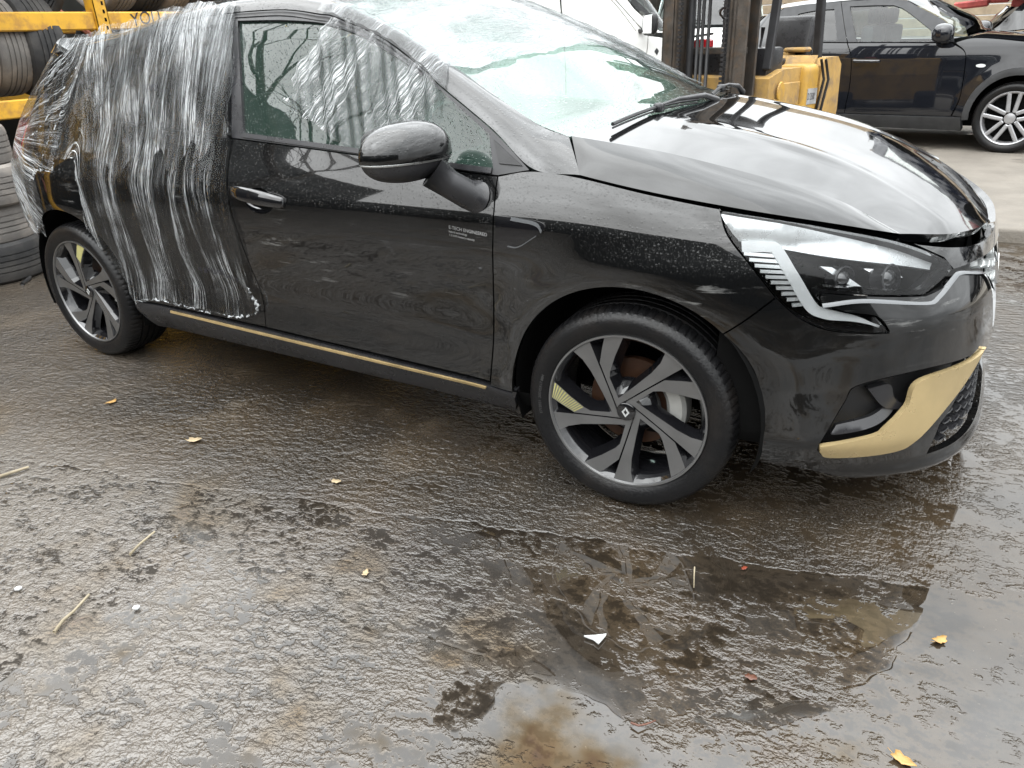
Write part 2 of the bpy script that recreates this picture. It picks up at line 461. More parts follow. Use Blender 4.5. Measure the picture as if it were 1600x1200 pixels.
# ================================================================== shape of the hatchback
# ---- smooth interpolation -------------------------------------------------
def _pchip(xs, ys):
    xs = np.array(xs, float); ys = np.array(ys, float)
    h = np.diff(xs); d = (np.diff(ys, axis=0).T / h).T
    m = np.zeros_like(ys)
    m[0], m[-1] = d[0], d[-1]
    for i in range(1, len(xs) - 1):
        a, b = d[i - 1], d[i]
        w1, w2 = 2 * h[i] + h[i - 1], h[i] + 2 * h[i - 1]
        ok = (a * b) > 0
        sa = np.where(ok, a, 1.0); sb = np.where(ok, b, 1.0)
        m[i] = np.where(ok, (w1 + w2) / (w1 / sa + w2 / sb), 0.0)
    def f(x):
        x = np.asarray(x, float)
        k = np.clip(np.searchsorted(xs, x) - 1, 0, len(xs) - 2)
        t = (x - xs[k]) / h[k]
        t = np.clip(t, -0.3, 1.3)
        t2, t3 = t * t, t * t * t
        a = 2 * t3 - 3 * t2 + 1; b = t3 - 2 * t2 + t; c = -2 * t3 + 3 * t2; e = t3 - t2
        if ys.ndim > 1:
            a, b, c, e, hh = a[..., None], b[..., None], c[..., None], e[..., None], h[k][..., None]
        else:
            hh = h[k]
        return a * ys[k] + b * hh * m[k] + c * ys[k + 1] + e * hh * m[k + 1]
    return f
WHEELBASE = 2.583; AXLE_Z = 0.300
# half width of the hatchback against height
_W = _pchip([.10,.14,.18,.24,.29,.34,.42,.55,.65,.74,.80,.84,.88,.92,.95,1.0,1.1,1.2,1.3,1.36,1.40,1.43,1.46],
            [.72,.765,.805,.845,.868,.866,.864,.876,.889,.897,.895,.886,.871,.852,.837,.814,.770,.722,.668,.630,.585,.47,.30])
# front and rear reach of the plan outline against height
_XF = _pchip([.08,.12,.16,.22,.30,.45,.58,.66,.72,.78,.84,.90,1.0,1.5],[.80,.835,.848,.848,.842,.838,.825,.805,.782,.745,.69,.62,.5,.3])
_XR = _pchip([.08,.2,.3,.5,.62,.75,.9,1.0,1.1,1.2,1.3,1.38,1.5],[-3.1,-3.17,-3.21,-3.23,-3.22,-3.19,-3.17,-3.13,-3.06,-2.97,-2.87,-2.80,-2.6])
_NF = _pchip([.1,.3,.5,.7,.85,1.5],[3.2,3.2,3.1,2.8,2.6,2.6])
S0, S1, SK = -0.25, -2.35, 0.87
S_FRONT = S0 + SK * np.pi / 2
S_REAR = S1 - SK * np.pi / 2
def Lo(s, z, sign=-1.0, off=0.0):
    """point on the hatchback's flank; s runs along the plan outline, z is height; sign -1 is the right side"""
    s = np.asarray(s, float); z = np.asarray(z, float)
    s, z = np.broadcast_arrays(s, z)
    P = _lo(s, z)
    if np.any(off):
        e = 1e-4
        du = _lo(s + e, z) - _lo(s - e, z); dv = _lo(s, z + e) - _lo(s, z - e)
        n = np.cross(du, dv); n /= np.maximum(np.linalg.norm(n, axis=-1, keepdims=True), 1e-12)
        P = P + n * np.asarray(off)[..., None] if np.ndim(off) else P + n * off
    if sign > 0:
        P = P * np.array([1, -1, 1.0])
    return P
def _lo(s, z):
    w = _W(z)
    sf = np.minimum(s, 2 * S_FRONT - s); sf = np.maximum(sf, 2 * S_REAR - sf)
    xm = np.clip(s, S1, S0)
    # slight plan taper along the side
    w = w * (1 - 0.016 * ((xm + 1.15) / 1.2) ** 2 * np.clip((z - .2) / .5, 0, 1.6))
    # flared wheel arches
    flare = 0
    for cx in (0.0, -WHEELBASE):
        r = np.sqrt((sf - cx) ** 2 + (z - AXLE_Z) ** 2)
        flare = flare + 0.012 * np.exp(-((r - .375) / .075) ** 2)
    # hollow in the lower doors
    dz = (z - (.44 + .03 * (s + 1.0))) / .095
    hollow = .012 * np.exp(-dz * dz) * (1 / (1 + np.exp(-(s + 1.95) / .07))) * (1 / (1 + np.exp((s + .52) / .05)))
    w = w + flare * np.clip((1.02 - z) / .2, 0, 1) - hollow
    x = s + 0 * z; y = w + 0 * s
    # front corner
    th = np.clip(np.pi / 2 - (s - S0) / SK, -np.pi / 2, np.pi / 2)
    a = _XF(z) - S0; n = _NF(z)
    c, q = np.abs(np.cos(th)), np.abs(np.sin(th))
    r = 1 / (((c / a) ** n + (q / w) ** n) ** (1 / n))
    f = s > S0
    x = np.where(f, S0 + r * np.cos(th), x); y = np.where(f, r * np.sin(th), y)
    # rear corner
    th = np.clip(np.pi / 2 - (S1 - s) / SK, -np.pi / 2, np.pi / 2)
    a = S1 - _XR(z); n = 4.0
    c, q = np.abs(np.cos(th)), np.abs(np.sin(th))
    r = 1 / (((c / a) ** n + (q / w) ** n) ** (1 / n))
    f = s < S1
    x = np.where(f, S1 - r * np.cos(th), x); y = np.where(f, r * np.sin(th), y)
    return np.stack([x, -y, z], -1)
# outlines of panels and trim in flank coordinates (s, z)
PXL = {
  'hood_gap': [(-0.4008, 0.9198), (-0.3002, 0.9367), (-0.1557, 0.9282), (0.03, 0.8981), (0.1944, 0.8696)],
  'hood_gap_front': [(-0.1557, 0.9282), (0.03, 0.8981), (0.2108, 0.8683), (0.4079, 0.8305), (0.5704, 0.7914)],
  'lamp_rear': [(0.1944, 0.8696), (0.2089, 0.8131), (0.2579, 0.7418), (0.3072, 0.67)],
  'seam': [(0.3072, 0.67), (0.2063, 0.5686)],
  'door_front': [(-0.4008, 0.9198), (-0.3983, 0.7455), (-0.4467, 0.2959)],
  'belt': [(-1.4853, 0.9832), (-0.932, 0.9544), (-0.5479, 0.9275), (-0.4008, 0.9198)],
  'belt_up': [(-1.4282, 1.0005), (-0.9363, 0.972), (-0.5725, 0.946), (-0.4218, 0.9377)],
  'glass_top': [(-1.5608, 1.344), (-1.3445, 1.3372), (-1.1655, 1.3227), (-1.0572, 1.3007), (-0.9642, 1.2729), (-0.7913, 1.2053), (-0.7092, 1.169), (-0.6251, 1.1208), (-0.4535, 1.0209)],
  'frame_top': [(-1.5878, 1.3708), (-1.3493, 1.3677), (-1.1753, 1.3468), (-1.1013, 1.3346), (-0.8845, 1.2671), (-0.7131, 1.184), (-0.6458, 1.1421), (-0.4456, 1.0322), (-0.3063, 0.938)],
  'strip': [(-1.9684, 0.2996), (-1.4605, 0.2905), (-0.4638, 0.28)],
  'sill_bottom': [(-2.1827, 0.1844), (-0.3831, 0.2052)],
  'lamp_top': [(0.1943, 0.8669), (0.294, 0.8499), (0.407, 0.8266), (0.5588, 0.7834), (0.6715, 0.7282), (0.6921, 0.699)],
  'lamp_bot': [(0.6921, 0.699), (0.602, 0.6559), (0.4724, 0.6724), (0.3917, 0.6825), (0.3875, 0.6688), (0.3964, 0.6534), (0.4364, 0.6339), (0.4966, 0.6192), (0.5192, 0.5875), (0.521, 0.5778)],
  'lamp_low': [(0.521, 0.5778), (0.4628, 0.581), (0.3993, 0.5941), (0.3502, 0.624), (0.3072, 0.67)],
  'drl': [(0.2257, 0.7977), (0.2386, 0.7879), (0.2958, 0.7882), (0.3118, 0.7782), (0.3377, 0.7236), (0.374, 0.6506), (0.4009, 0.6287), (0.4611, 0.6141), (0.5113, 0.5914)],
  'gold_out': [(0.8342, 0.4556), (0.8112, 0.4451), (0.698, 0.3578), (0.6147, 0.2752), (0.5716, 0.2483), (0.4475, 0.2412), (0.4153, 0.266)],
  'gold_in': [(0.4135, 0.2843), (0.5144, 0.3069), (0.5374, 0.3255), (0.5755, 0.3776), (0.6055, 0.446), (0.7788, 0.4511), (0.8342, 0.4556)],
  'recess_top': [(0.4145, 0.2862), (0.4547, 0.3996), (0.4791, 0.4448), (0.604, 0.4688), (0.7701, 0.4582)],
  'lip_edge': [(0.3929, 0.6504), (0.4725, 0.6575), (0.6005, 0.6367), (0.6272, 0.6437), (0.6828, 0.6771), (0.7066, 0.6838), (0.7972, 0.6656)],
  'intake': [(0.6778, 0.2879), (0.7058, 0.3215), (0.7748, 0.4219), (0.8236, 0.4472)],
  'handle': [(-1.4466, 0.8322), (-1.3287, 0.8252), (-1.1928, 0.8141), (-1.1971, 0.7834), (-1.3325, 0.788), (-1.4467, 0.8074)],
  'badge': [(-0.388, 0.8245), (-0.2586, 0.8177), (-0.2345, 0.8034), (-0.2475, 0.7854), (-0.3067, 0.7402), (-0.3826, 0.729)],
  'badge_c': [(-0.3367, 0.8167), (-0.2616, 0.8094), (-0.2419, 0.791)],
  'badge_d': [(-0.3469, 0.7433), (-0.3126, 0.7449), (-0.2571, 0.7795)],
  'etech': [(-0.5422, 0.783), (-0.4077, 0.7714), (-0.5433, 0.7648)],
  'film_rear': [(-1.5488, 1.2905), (-1.5125, 1.1721), (-1.504, 1.0342), (-1.4744, 1.0052), (-1.4888, 0.9712), (-1.4701, 0.8672), (-1.4636, 0.7501), (-1.4463, 0.6724), (-1.4826, 0.4614), (-1.4489, 0.4232), (-1.4611, 0.3706), (-1.5701, 0.3375), (-1.8207, 0.331), (-2.0219, 0.3455), (-2.2091, 0.3125), (-2.252, 0.4137), (-2.3602, 0.5452), (-2.3993, 0.6301), (-2.3834, 0.7657), (-2.3997, 0.8836), (-2.5526, 0.8702), (-2.5446, 0.8266), (-2.6445, 0.8334)],
  'film_tail': [(-2.6556, 0.6587), (-2.7478, 0.5404), (-2.8485, 0.5374)],
  'film_window': [(-1.1179, 1.3353), (-1.1486, 1.2749), (-1.211, 1.1957), (-1.2299, 1.1607), (-1.199, 1.1199), (-1.26, 1.1085), (-1.198, 1.0679), (-1.0816, 1.0238), (-1.0065, 0.9913), (-0.9299, 0.9775), (-0.8152, 0.9915), (-0.6804, 1.0239), (-0.6581, 1.0477), (-0.6426, 1.0596), (-0.6441, 1.1257), (-0.6466, 1.1454), (-0.7139, 1.1874), (-0.8856, 1.2705), (-1.0565, 1.322)],
}
L_ = PXL
S_F = float(S_FRONT); S_R = float(S_REAR)
def fR(u, v, o=0.0): return Lo(u, v, -1.0, o)
def fL(u, v, o=0.0): return Lo(u, v, 1.0, o)
def s_of_x(x, z):
    """flank coordinate of a point at length x (front half)"""
    a, b = -1.0, S_F
    for _ in range(50):
        m = (a + b) / 2
        if Lo(m, z)[0] < x: a = m
        else: b = m
    return a
ARCH_R = .362
def arch(cx, a0, a1, n=26, r=ARCH_R, cz=.305):
    out = []
    for t in np.linspace(R(a0), R(a1), n):
        x, z = cx + r * math.cos(t), cz + r * math.sin(t)
        if cx == 0: s = s_of_x(x, z)
        else:
            a, b = S_R, -1.0
            for _ in range(50):
                m = (a + b) / 2
                if Lo(m, z)[0] < x: a = m
                else: b = m
            s = a
        out.append((s, z))
    return out
CAR = empty('hatchback_car')
tag(CAR, 'shiny wet black hatchback with gold bumper blades, rear half wrapped in clear film', 'car')
frame_top_ext = [(-2.46, 1.295), (-2.3, 1.335), (-2.05, 1.36), (-1.8, 1.3705)] + [tuple(q) for q in L_['frame_top']]
belt = L_['belt']
sides = ((-1, fR, False), (1, fL, True))
seam_end = arch(0.0, 47, 48, 2)[0]
for sg, fn, fl in sides:
    vis = sg < 0
    hh = .022 if vis else .05
    # ---- wing
    lp = loop_of([q for q in L_['hood_gap']], L_['lamp_rear'], [L_['seam'][0], seam_end], arch(0.0, 47, 186, 30), [(-.352, .288), (-.4467, .290)], [(-.4467, .290), L_['door_front'][1], L_['door_front'][0]])
    wing = patch('front_wing', lp, fn, 'paint_wing', CAR, h=hh, flip=fl)
    # ---- side skirt
    lp = loop_of([(-.358, .285), (-1.2, .302), (-2.0, .310), (-2.222, .31)], [(-2.222, .31), (-2.215, .25), (-2.19, .185)], [(-2.19, .185), (-1.2, .190), (-.385, .195)], [(-.385, .195), (-.368, .235), (-.358, .285)])
    skirt = patch('side_skirt', lp, fn, 'plastic_satin', CAR, h=.03, thick=.04, flip=fl, gap=.001)
    tr = [(-2.0, .300), (-1.46, .2935), (-.463, .283)]
    lp = loop_of(tr, [(-.463, .283), (-.466, .275)], [(-.466, .275), (-1.46, .2845), (-2.0, .291)], [(-2.0, .291), (-2.0, .300)])
    patch('gold_trim_line', lp, fn, 'gold_strip', CAR, gap=0, h=.03, thick=.006, off=.0045, flip=fl)
    # ---- front door
    lp = loop_of(belt, [belt[-1], L_['door_front'][1], (-.4467, .304)], [(-.4467, .304), (-1.0, .312), (-1.44, .318)], [(-1.44, .318), (-1.445, .5), (-1.465, .75), belt[0]])
    rec = [(-1.318 + .068 * math.cos(t), .797 + .040 * math.sin(t)) for t in np.linspace(0, 2 * math.pi, 28, endpoint=False)]
    door = patch('front_door', [lp, rec], fn, 'paint_door', CAR, h=hh, flip=fl)
    # bowl behind the handle
    V, F = [], []
    for i in range(7):
        q = i / 6
        for t in np.linspace(0, 2 * math.pi, 28, endpoint=False):
            k = math.cos(q * math.pi / 2)
            V.append(fn(-1.318 + (.070 * k) * math.cos(t), .797 + .042 * k * math.sin(t), -.035 * math.sin(q * math.pi / 2) - .001))
    for i in range(6):
        for k in range(28):
            f = (i * 28 + k, i * 28 + (k + 1) % 28, (i + 1) * 28 + (k + 1) % 28, (i + 1) * 28 + k); F.append(f if not fl else f[::-1])
    mk('handle_recess', V, F, 'gloss_black', door)
    # pull handle: a flattened bar standing off the door
    hp = [(-1.448, .822, .0), (-1.432, .8215, .010), (-1.39, .818, .022), (-1.33, .813, .027), (-1.27, .8075, .025), (-1.225, .803, .016), (-1.196, .800, .002)]
    hp = catmull(hp, 5); V, F = [], []
    for i, q in enumerate(hp):
        k = i / (len(hp) - 1); wz = .0125 + .007 * math.sin(math.pi * k) + .003 * k
        for t in np.linspace(0, 2 * math.pi, 12, endpoint=False):
            ca, sa = math.cos(t), math.sin(t)
            V.append(fn(q[0], q[1] + wz * math.copysign(abs(ca) ** .7, ca), q[2] + .0085 * math.copysign(abs(sa) ** .7, sa)))
    n = len(hp)
    for i in range(n - 1):
        for k in range(12): F.append((i * 12 + k, i * 12 + (k + 1) % 12, (i + 1) * 12 + (k + 1) % 12, (i + 1) * 12 + k))
    F += [tuple(range(12))[::-1], tuple((n - 1) * 12 + k for k in range(12))]
    if not fl: F = [f[::-1] for f in F]
    mk('door_handle', V, F, 'gloss_black', door)
    # ---- window frame, glass, belt rubber
    gl = loop_of(L_['belt_up'], [L_['belt_up'][-1], L_['glass_top'][-1]], L_['glass_top'][::-1], [L_['glass_top'][0], (-1.49, 1.18), L_['belt_up'][0]])
    outer = loop_of([(belt[0][0], belt[0][1] + .001)] + [(a, b + .001) for a, b in belt[1:]], [(belt[-1][0], belt[-1][1] + .001), (-.306, .938)], [(-.306, .938)] + [tuple(q) for q in L_['frame_top'][::-1][1:]], [L_['frame_top'][0], (-1.535, 1.19), (belt[0][0], belt[0][1] + .001)])
    wf = patch('window_frame', [outer, gl], fn, 'plastic_satin', door, h=.03, thick=.02, off=.001, flip=fl, gap=.001)
    patch('window_glass', inset(gl, -.004), fn, 'glass_side', door, gap=0, h=.03, thick=0, off=-.009, flip=fl)
    bu = [(a, b) for a, b in L_['belt_up']]
    lp = loop_of(bu, [bu[-1], (bu[-1][0], bu[-1][1] - .014)], [(a, b - .0135) for a, b in bu[::-1]], [(bu[0][0], bu[0][1] - .0135), bu[0]])
    patch('belt_trim', lp, fn, 'plastic_satin', door, gap=0, h=.03, thick=.01, off=.006, flip=fl)
    # chrome-grey upper rail of the frame
    A = [fn(a, b - .006, .004) for a, b in catmull(L_['frame_top'][:6], 6)]; B = [fn(a, b - .017, .004) for a, b in catmull(L_['frame_top'][:6], 6)]
    ribbon('frame_rail', A if fl else A, B, 'plastic_black', door, 40, .002)
    # sail triangle ahead of the window
    lp = loop_of([(-.405, .945), (-.325, .945)], [(-.325, .945), (-.437, 1.012)], [(-.437, 1.012), (-.405, .945)])
    patch('mirror_sail', lp, fn, 'plastic_black', door, gap=.004, h=.03, thick=.008, off=.006, flip=fl)
    # ---- rear door
    lp = loop_of([belt[0], (-1.9, 1.005), (-2.36, 1.035)], [(-2.36, 1.035), (-2.335, .85), (-2.30, .70), (-2.262, .6), (-2.215, .45), (-2.19, .318)], [(-2.19, .318), (-1.44, .318)], [(-1.44, .318), (-1.445, .5), (-1.465, .75), belt[0]])
    rdoor = patch('rear_door', lp, fn, 'paint_door', CAR, h=.03 if vis else .06, flip=fl)
    gl = loop_of([(-1.53, 1.012), (-1.9, 1.028), (-2.33, 1.062)], [(-2.33, 1.062), (-2.29, 1.17), (-2.18, 1.27)], [(-2.18, 1.27), (-1.9, 1.318), (-1.635, 1.338)], [(-1.635, 1.338), (-1.59, 1.18), (-1.53, 1.012)])
    outer = loop_of([(-1.472, .988), (-1.9, 1.008), (-2.36, 1.038)], [(-2.36, 1.038), (-2.42, 1.10), (-2.37, 1.2), (-2.26, 1.292)], [(-2.26, 1.292), (-2.05, 1.332), (-1.8, 1.363), (-1.587, 1.3705)], [(-1.587, 1.3705), (-1.535, 1.19), (-1.472, .988)])
    patch('window_frame', [outer, gl], fn, 'gloss_black', rdoor, h=.04, thick=.02, flip=fl, gap=.0015)
    patch('window_glass', inset(gl, -.004), fn, 'glass_dark', rdoor, gap=0, h=.04, thick=0, off=-.009, flip=fl)
    # ---- rear quarter
    ra = arch(-WHEELBASE, 18, 176, 30)
    lp = loop_of([(-2.36, 1.038), (-2.42, 1.10), (-2.37, 1.2), (-2.26, 1.292)], [(-2.26, 1.292), (-2.46, 1.262), (-2.62, 1.24)], [(-2.62, 1.24), (-2.80, 1.12), (-2.93, 1.0), (-2.95, .9)], [(-2.95, .9), (-3.0, .80), (-2.98, .60)], [(-2.98, .60), ra[-4]], ra[:-3][::-1], [ra[0], (-2.205, .40), (-2.262, .6), (-2.30, .70), (-2.335, .85), (-2.36, 1.038)])
    patch('rear_quarter', lp, fn, 'paint_wet', CAR, h=.035, flip=fl)
    # ---- tail lamp
    lp = loop_of([(-2.95, .985), (-3.2, .97), (-3.36, .95)], [(-3.36, .95), (-3.34, .90), (-3.1, .86)], [(-3.1, .86), (-3.0, .83), (-2.96, .9), (-2.95, .985)])
    patch('tail_lamp', lp, fn, 'lamp_red', CAR, h=.03, thick=.03, off=.004, flip=fl)
    # ---- roof rail and pillar between door frame and screen/roof
    rail2 = [(-2.80, -.50, 1.305), (-2.5, -.51, 1.318), (-2.3, -.515, 1.335), (-2.0, -.52, 1.38), (-1.8, -.522, 1.405), (-1.6, -.525, 1.415), (-1.35, -.535, 1.405), (-1.17, -.55, 1.378), (-1.0, -.585, 1.325), (-.8, -.625, 1.25), (-.65, -.655, 1.185), (-.5, -.68, 1.11), (-.35, -.70, 1.037), (-.25, -.712, 1.010)]
    lowr = [(-2.64, 1.24), (-2.46, 1.265), (-2.26, 1.295), (-2.05, 1.335), (-1.8, 1.366), (-1.586, 1.3735)] + [(a, b + .003) for a, b in L_['frame_top'][1:-1]] + [(-.30, .9425), (-.154, .9335)]
    A = [Lo(a, b) for a, b in catmull(lowr, 10)]; B = catmull(rail2, 10)
    if sg > 0: A = [a * np.array([1, -1, 1]) for a in A]; B = [b * np.array([1, -1, 1]) for b in B]
    # pair points by fraction of length along each rail so that the screen foot meets the wing corner
    def _fr(C, knots, n):
        C = np.array(C); out = []
        xs = C[:, 0]
        for t in knots: out.append([np.interp(t, xs, C[:, k]) for k in range(3)])
        return np.array(out)
    kA = np.r_[np.linspace(-2.62, -1.2, 30), np.linspace(-1.18, -.156, 60)]; kB = np.r_[np.linspace(-2.74, -1.2, 30), np.linspace(-1.17, -.252, 60)]
    A2, B2 = _fr(A, kA, 0), _fr(B, kB, 0)
    V = []; rows = 11
    for i in range(len(kA)):
        T = A2[min(i + 1, len(kA) - 1)] - A2[max(i - 1, 0)]; Wd = B2[i] - A2[i]; N = np.cross(T, Wd) * (1 if sg < 0 else -1); N /= max(np.linalg.norm(N), 1e-9)
        V.append(A2[i] + np.array([0, .045 * -sg, -.012])); V.append(A2[i] + np.array([0, .004 * -sg, -.002]))
        for j in range(rows - 2):
            q = j / (rows - 3); V.append(A2[i] + Wd * q + N * .018 * 4 * q * (1 - q) * (1 if i < 80 else (90 - i) / 10))
    F = grid(len(kA), rows)
    if sg < 0: PIL_A, PIL_B = A2, B2
    mk('roof_pillar', V, F if sg < 0 else [f[::-1] for f in F], 'paint_wet', CAR, auto=50)
    # ---- dark inner skin behind the shut lines, and wheel housings
    lp = loop_of([(-3.1, .21), (.2, .21)], [(.2, .21), (.2, .84)], [(.2, .84), (-.3, .915), (-1.0, .945), (-2.3, 1.0)], [(-2.3, 1.0), (-3.1, .95)], [(-3.1, .95), (-3.1, .21)])
    h1 = arch(0.0, 0, 360, 40, .372)[:-1]; h2 = arch(-WHEELBASE, 0, 360, 40, .372)[:-1]
    h1 = [q for q in h1 if q[1] > .225]; h2 = [q for q in h2 if q[1] > .225]
    patch('inner_skin', [lp, h1, h2], fn, 'void', CAR, gap=0, h=.06, thick=0, off=-.022, flip=fl)
    for cx in (0.0, -WHEELBASE):
        b = MB(); y0, y1 = (.852, .56)
        Vv = []; ns = 30
        for i in range(ns + 1):
            t = R(-18) + (R(198) - R(-18)) * i / ns
            for (r_, yy) in ((.366, y0), (.372, .80), (.372, y1), (.05, y1 - .005)):
                Vv.append((cx + r_ * math.cos(t), sg * yy, .305 + r_ * math.sin(t)))
        Ff = [(i * 4 + k, i * 4 + k + 1, (i + 1) * 4 + k + 1, (i + 1) * 4 + k) for i in range(ns) for k in range(3)]
        mk('wheel_housing', Vv, Ff if sg > 0 else [f[::-1] for f in Ff], 'void', CAR)

# ---- underside
b = MB(); b.box((-2.95, -.54, .17), (.62, .54, .26), bev=.03); b.box((-2.2, -.76, .185), (-.40, .76, .24), bev=.02)
b.build('underside', 'void', CAR)

# ---- front bumper, one piece across the car
def mir(P): return [(2 * S_F - a, c) for a, c in P][::-1]
ab = arch(0.0, -17, 47, 14)
top_r = [(.602, .6545), (.645, .664), (.70, .684), (.76, .676), (.82, .655), (.87, .60), (.905, .52), (.95, .46), (1.03, .45)]
half = loop_of([(S_F, .135), (.85, .135), (.60, .15), ab[0]], ab, [ab[-1], L_['lamp_low'][-1]], L_['lamp_low'][::-1], L_['lamp_bot'][::-1][:4] + L_['lamp_bot'][::-1][4:6], [L_['lamp_bot'][3], (.4724, .671), (.602, .6545)], top_r)
half = [tuple(q) for q in half]
full = half + [(2 * S_F - a, c) for a, c in half[1:]][::-1]
go, gi = L_['gold_out'], L_['gold_in']
rec_r = [tuple(q) for q in loop_of(L_['recess_top'], [L_['recess_top'][-1], (.8342, .4556)], go)]
itk = [(.672, .205), (.678, .2879), (.7058, .3215), (.7748, .4119), (.83, .425)]
itk_r = [tuple(q) for q in loop_of([(S_F, .20), (.80, .20), itk[0]], itk, [itk[-1], (S_F, .43)])]
itk_f = itk_r + [(2 * S_F - a, c) for a, c in itk_r[::-1] if abs(a - S_F) > 1e-6]
def lip(u, v):  # splitter lip and a soft roll under the lamp
    uf = np.minimum(u, 2 * S_F - u)
    return .016 * np.exp(-((v - .165) / .025) ** 2) * np.clip((uf - .40) / .1, 0, 1) + .012 * np.exp(-((v - .60) / .06) ** 2) * np.exp(-((uf - .66) / .13) ** 2)
def fbump(u, v, o=0.0): return Lo(u, v, -1.0, np.asarray(o) + lip(u, v))
bumper = patch('front_bumper', [full, rec_r, mir(rec_r), itk_f], fbump, 'paint_wet', CAR, h=.016, thick=.018, gap=.0018)
patch('bumper_backing', loop_of([(S_F, .15), (.40, .16)], [(.40, .16), (.42, .60)], [(.42, .60), (.68, .66), (S_F, .69)]) + [(2 * S_F - a, c) for a, c in [(.68, .66), (.42, .60), (.40, .16)]], fR, 'void', CAR, gap=0, h=.06, thick=0, off=-.075)
for k, m in ((0, lambda P: P), (1, mir)):
    fl = False
    # gold blade
    bl = [tuple(q) for q in loop_of(go, [go[-1], gi[0]], gi)]
    def fblade(u, v, o=0.0):
        uf = np.minimum(u, 2 * S_F - u)
        return Lo(u, v, -1.0, np.asarray(o) + .009)
    patch('gold_blade', m(bl), fblade, 'gold_satin', bumper, h=.014, thick=.016, gap=.0015)
    # recess walls and fins behind it
    patch('vent_recess', m(rec_r), fR, 'plastic_black', bumper, gap=-.004, h=.03, thick=0, off=-.05)
    A = np.array([Lo(a, c, -1, 0.0) for a, c in catmull(m(L_['recess_top']), 6)]); B = np.array([Lo(a, c - .02, -1, -.05) for a, c in catmull(m(L_['recess_top']), 6)])
    ribbon('vent_wall', A, B, 'plastic_black', bumper, 40)
    fin = [(.445, .335), (.52, .352), (.575, .385), (.568, .360), (.52, .328), (.438, .312)]
    patch('vent_fin', m([tuple(q) for q in loop_of(fin + [fin[0]])]), lambda u, v, o=0.0: Lo(u, v, -1.0, np.asarray(o) - .030 + .03 * np.clip((.37 - v) / .05, 0, 1)), 'plastic_satin', bumper, gap=0, h=.015, thick=.012)
    fin = [(.505, .425), (.545, .37), (.60, .36), (.565, .392), (.55, .432)]
    patch('vent_fin', m([tuple(q) for q in loop_of(fin + [fin[0]])]), lambda u, v, o=0.0: Lo(u, v, -1.0, np.asarray(o) - .02), 'plastic_satin', bumper, gap=0, h=.015, thick=.02)
# honeycomb in the lower intake and the grille
def honeycomb(name, loops, cell, off, mat, parent):
    L = np.array(loops); lo, hi = L.min(0), L.max(0); b = MB()
    nx = int((hi[0] - lo[0]) / (cell * 1.5)) + 2; ny = int((hi[1] - lo[1]) / (cell * .87)) + 2
    C = []
    for i in range(nx):
        for j in range(ny):
            C.append((lo[0] + i * cell * 1.5, lo[1] + (j * 2 + (i % 2)) * cell * .433 * 1.0))
    C = np.array(C); C = C[inside(C, [L])]
    for c in C:
        ring = []
        for r_, o_ in ((cell * .50, off - .022), (cell * .49, off), (cell * .36, off - .002), (cell * .33, off - .022)):
            ring.append([Lo(c[0] + r_ * 1.12 * math.cos(t), c[1] + r_ * .5 * 1.0 * math.sin(t) * 1.0, -1.0, o_) for t in np.linspace(0, 2 * math.pi, 6, endpoint=False)])
        V = [p for q in ring for p in q]; F = [(i * 6 + k, i * 6 + (k + 1) % 6, (i + 1) * 6 + (k + 1) % 6, (i + 1) * 6 + k) for i in range(3) for k in range(6)]
        b.add(V, F)
    o = b.build(name, mat, parent); o['kind'] = 'stuff'; return o
patch('intake_floor', itk_f, fR, 'void', bumper, gap=-.01, h=.05, thick=0, off=-.055)
honeycomb('intake_mesh', inset(np.array(itk_f), .006), .034, -.014, 'plastic_satin', bumper)
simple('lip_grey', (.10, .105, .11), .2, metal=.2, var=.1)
# bumper edge under the lamp, its highlight painted as a lighter grey strip
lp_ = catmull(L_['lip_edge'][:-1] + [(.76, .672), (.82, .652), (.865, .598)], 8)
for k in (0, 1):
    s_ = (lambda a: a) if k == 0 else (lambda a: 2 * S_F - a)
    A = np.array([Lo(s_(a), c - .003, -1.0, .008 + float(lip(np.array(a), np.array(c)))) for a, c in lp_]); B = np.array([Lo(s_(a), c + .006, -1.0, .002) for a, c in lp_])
    o = ribbon('lip_highlight', A if k == 0 else A, B, 'lip_grey', bumper, 60, .001)
# ---- grille
gr = [(.69, .697), (.80, .694), (.9, .688), (S_F, .672)]
gtop = [(.60, .772), (.70, .748), (.80, .732), (.95, .722), (S_F, .716)]
gh = [tuple(q) for q in loop_of(gr, [gr[-1], (S_F, .45)], top_r[::-1], [top_r[0], gr[0]])]
gfull = [q for q in gh if q[0] < S_F - 1e-6]
grille_half = [tuple(q) for q in loop_of(top_r + [(S_F, .45)])]
gl_full = [tuple(q) for q in loop_of(top_r, [top_r[-1], (S_F, .45)])] + [(2 * S_F - a, c) for a, c in [tuple(q) for q in loop_of(top_r)][::-1]] + [(2 * S_F - a, c) for a, c in gr[:-1]] + gr[::-1]
grille = patch('grille', gl_full, fR, 'plastic_black', CAR, gap=-.004, h=.04, thick=0, off=-.045)
honeycomb('grille_mesh', inset(np.array(gl_full), .006), .042, -.012, 'silver_trim', grille)
tp = [tuple(q) for q in loop_of(gtop)] + [(2 * S_F - a, c) for a, c in [tuple(q) for q in loop_of(gtop)][::-1][1:]] + [(2 * S_F - a, c) for a, c in gr[:-1]] + gr[::-1] + [(.6921, .699), (.6715, .7282)]
patch('nose_panel', tp, fR, 'paint_wet', CAR, h=.02, thick=.02, gap=.002)
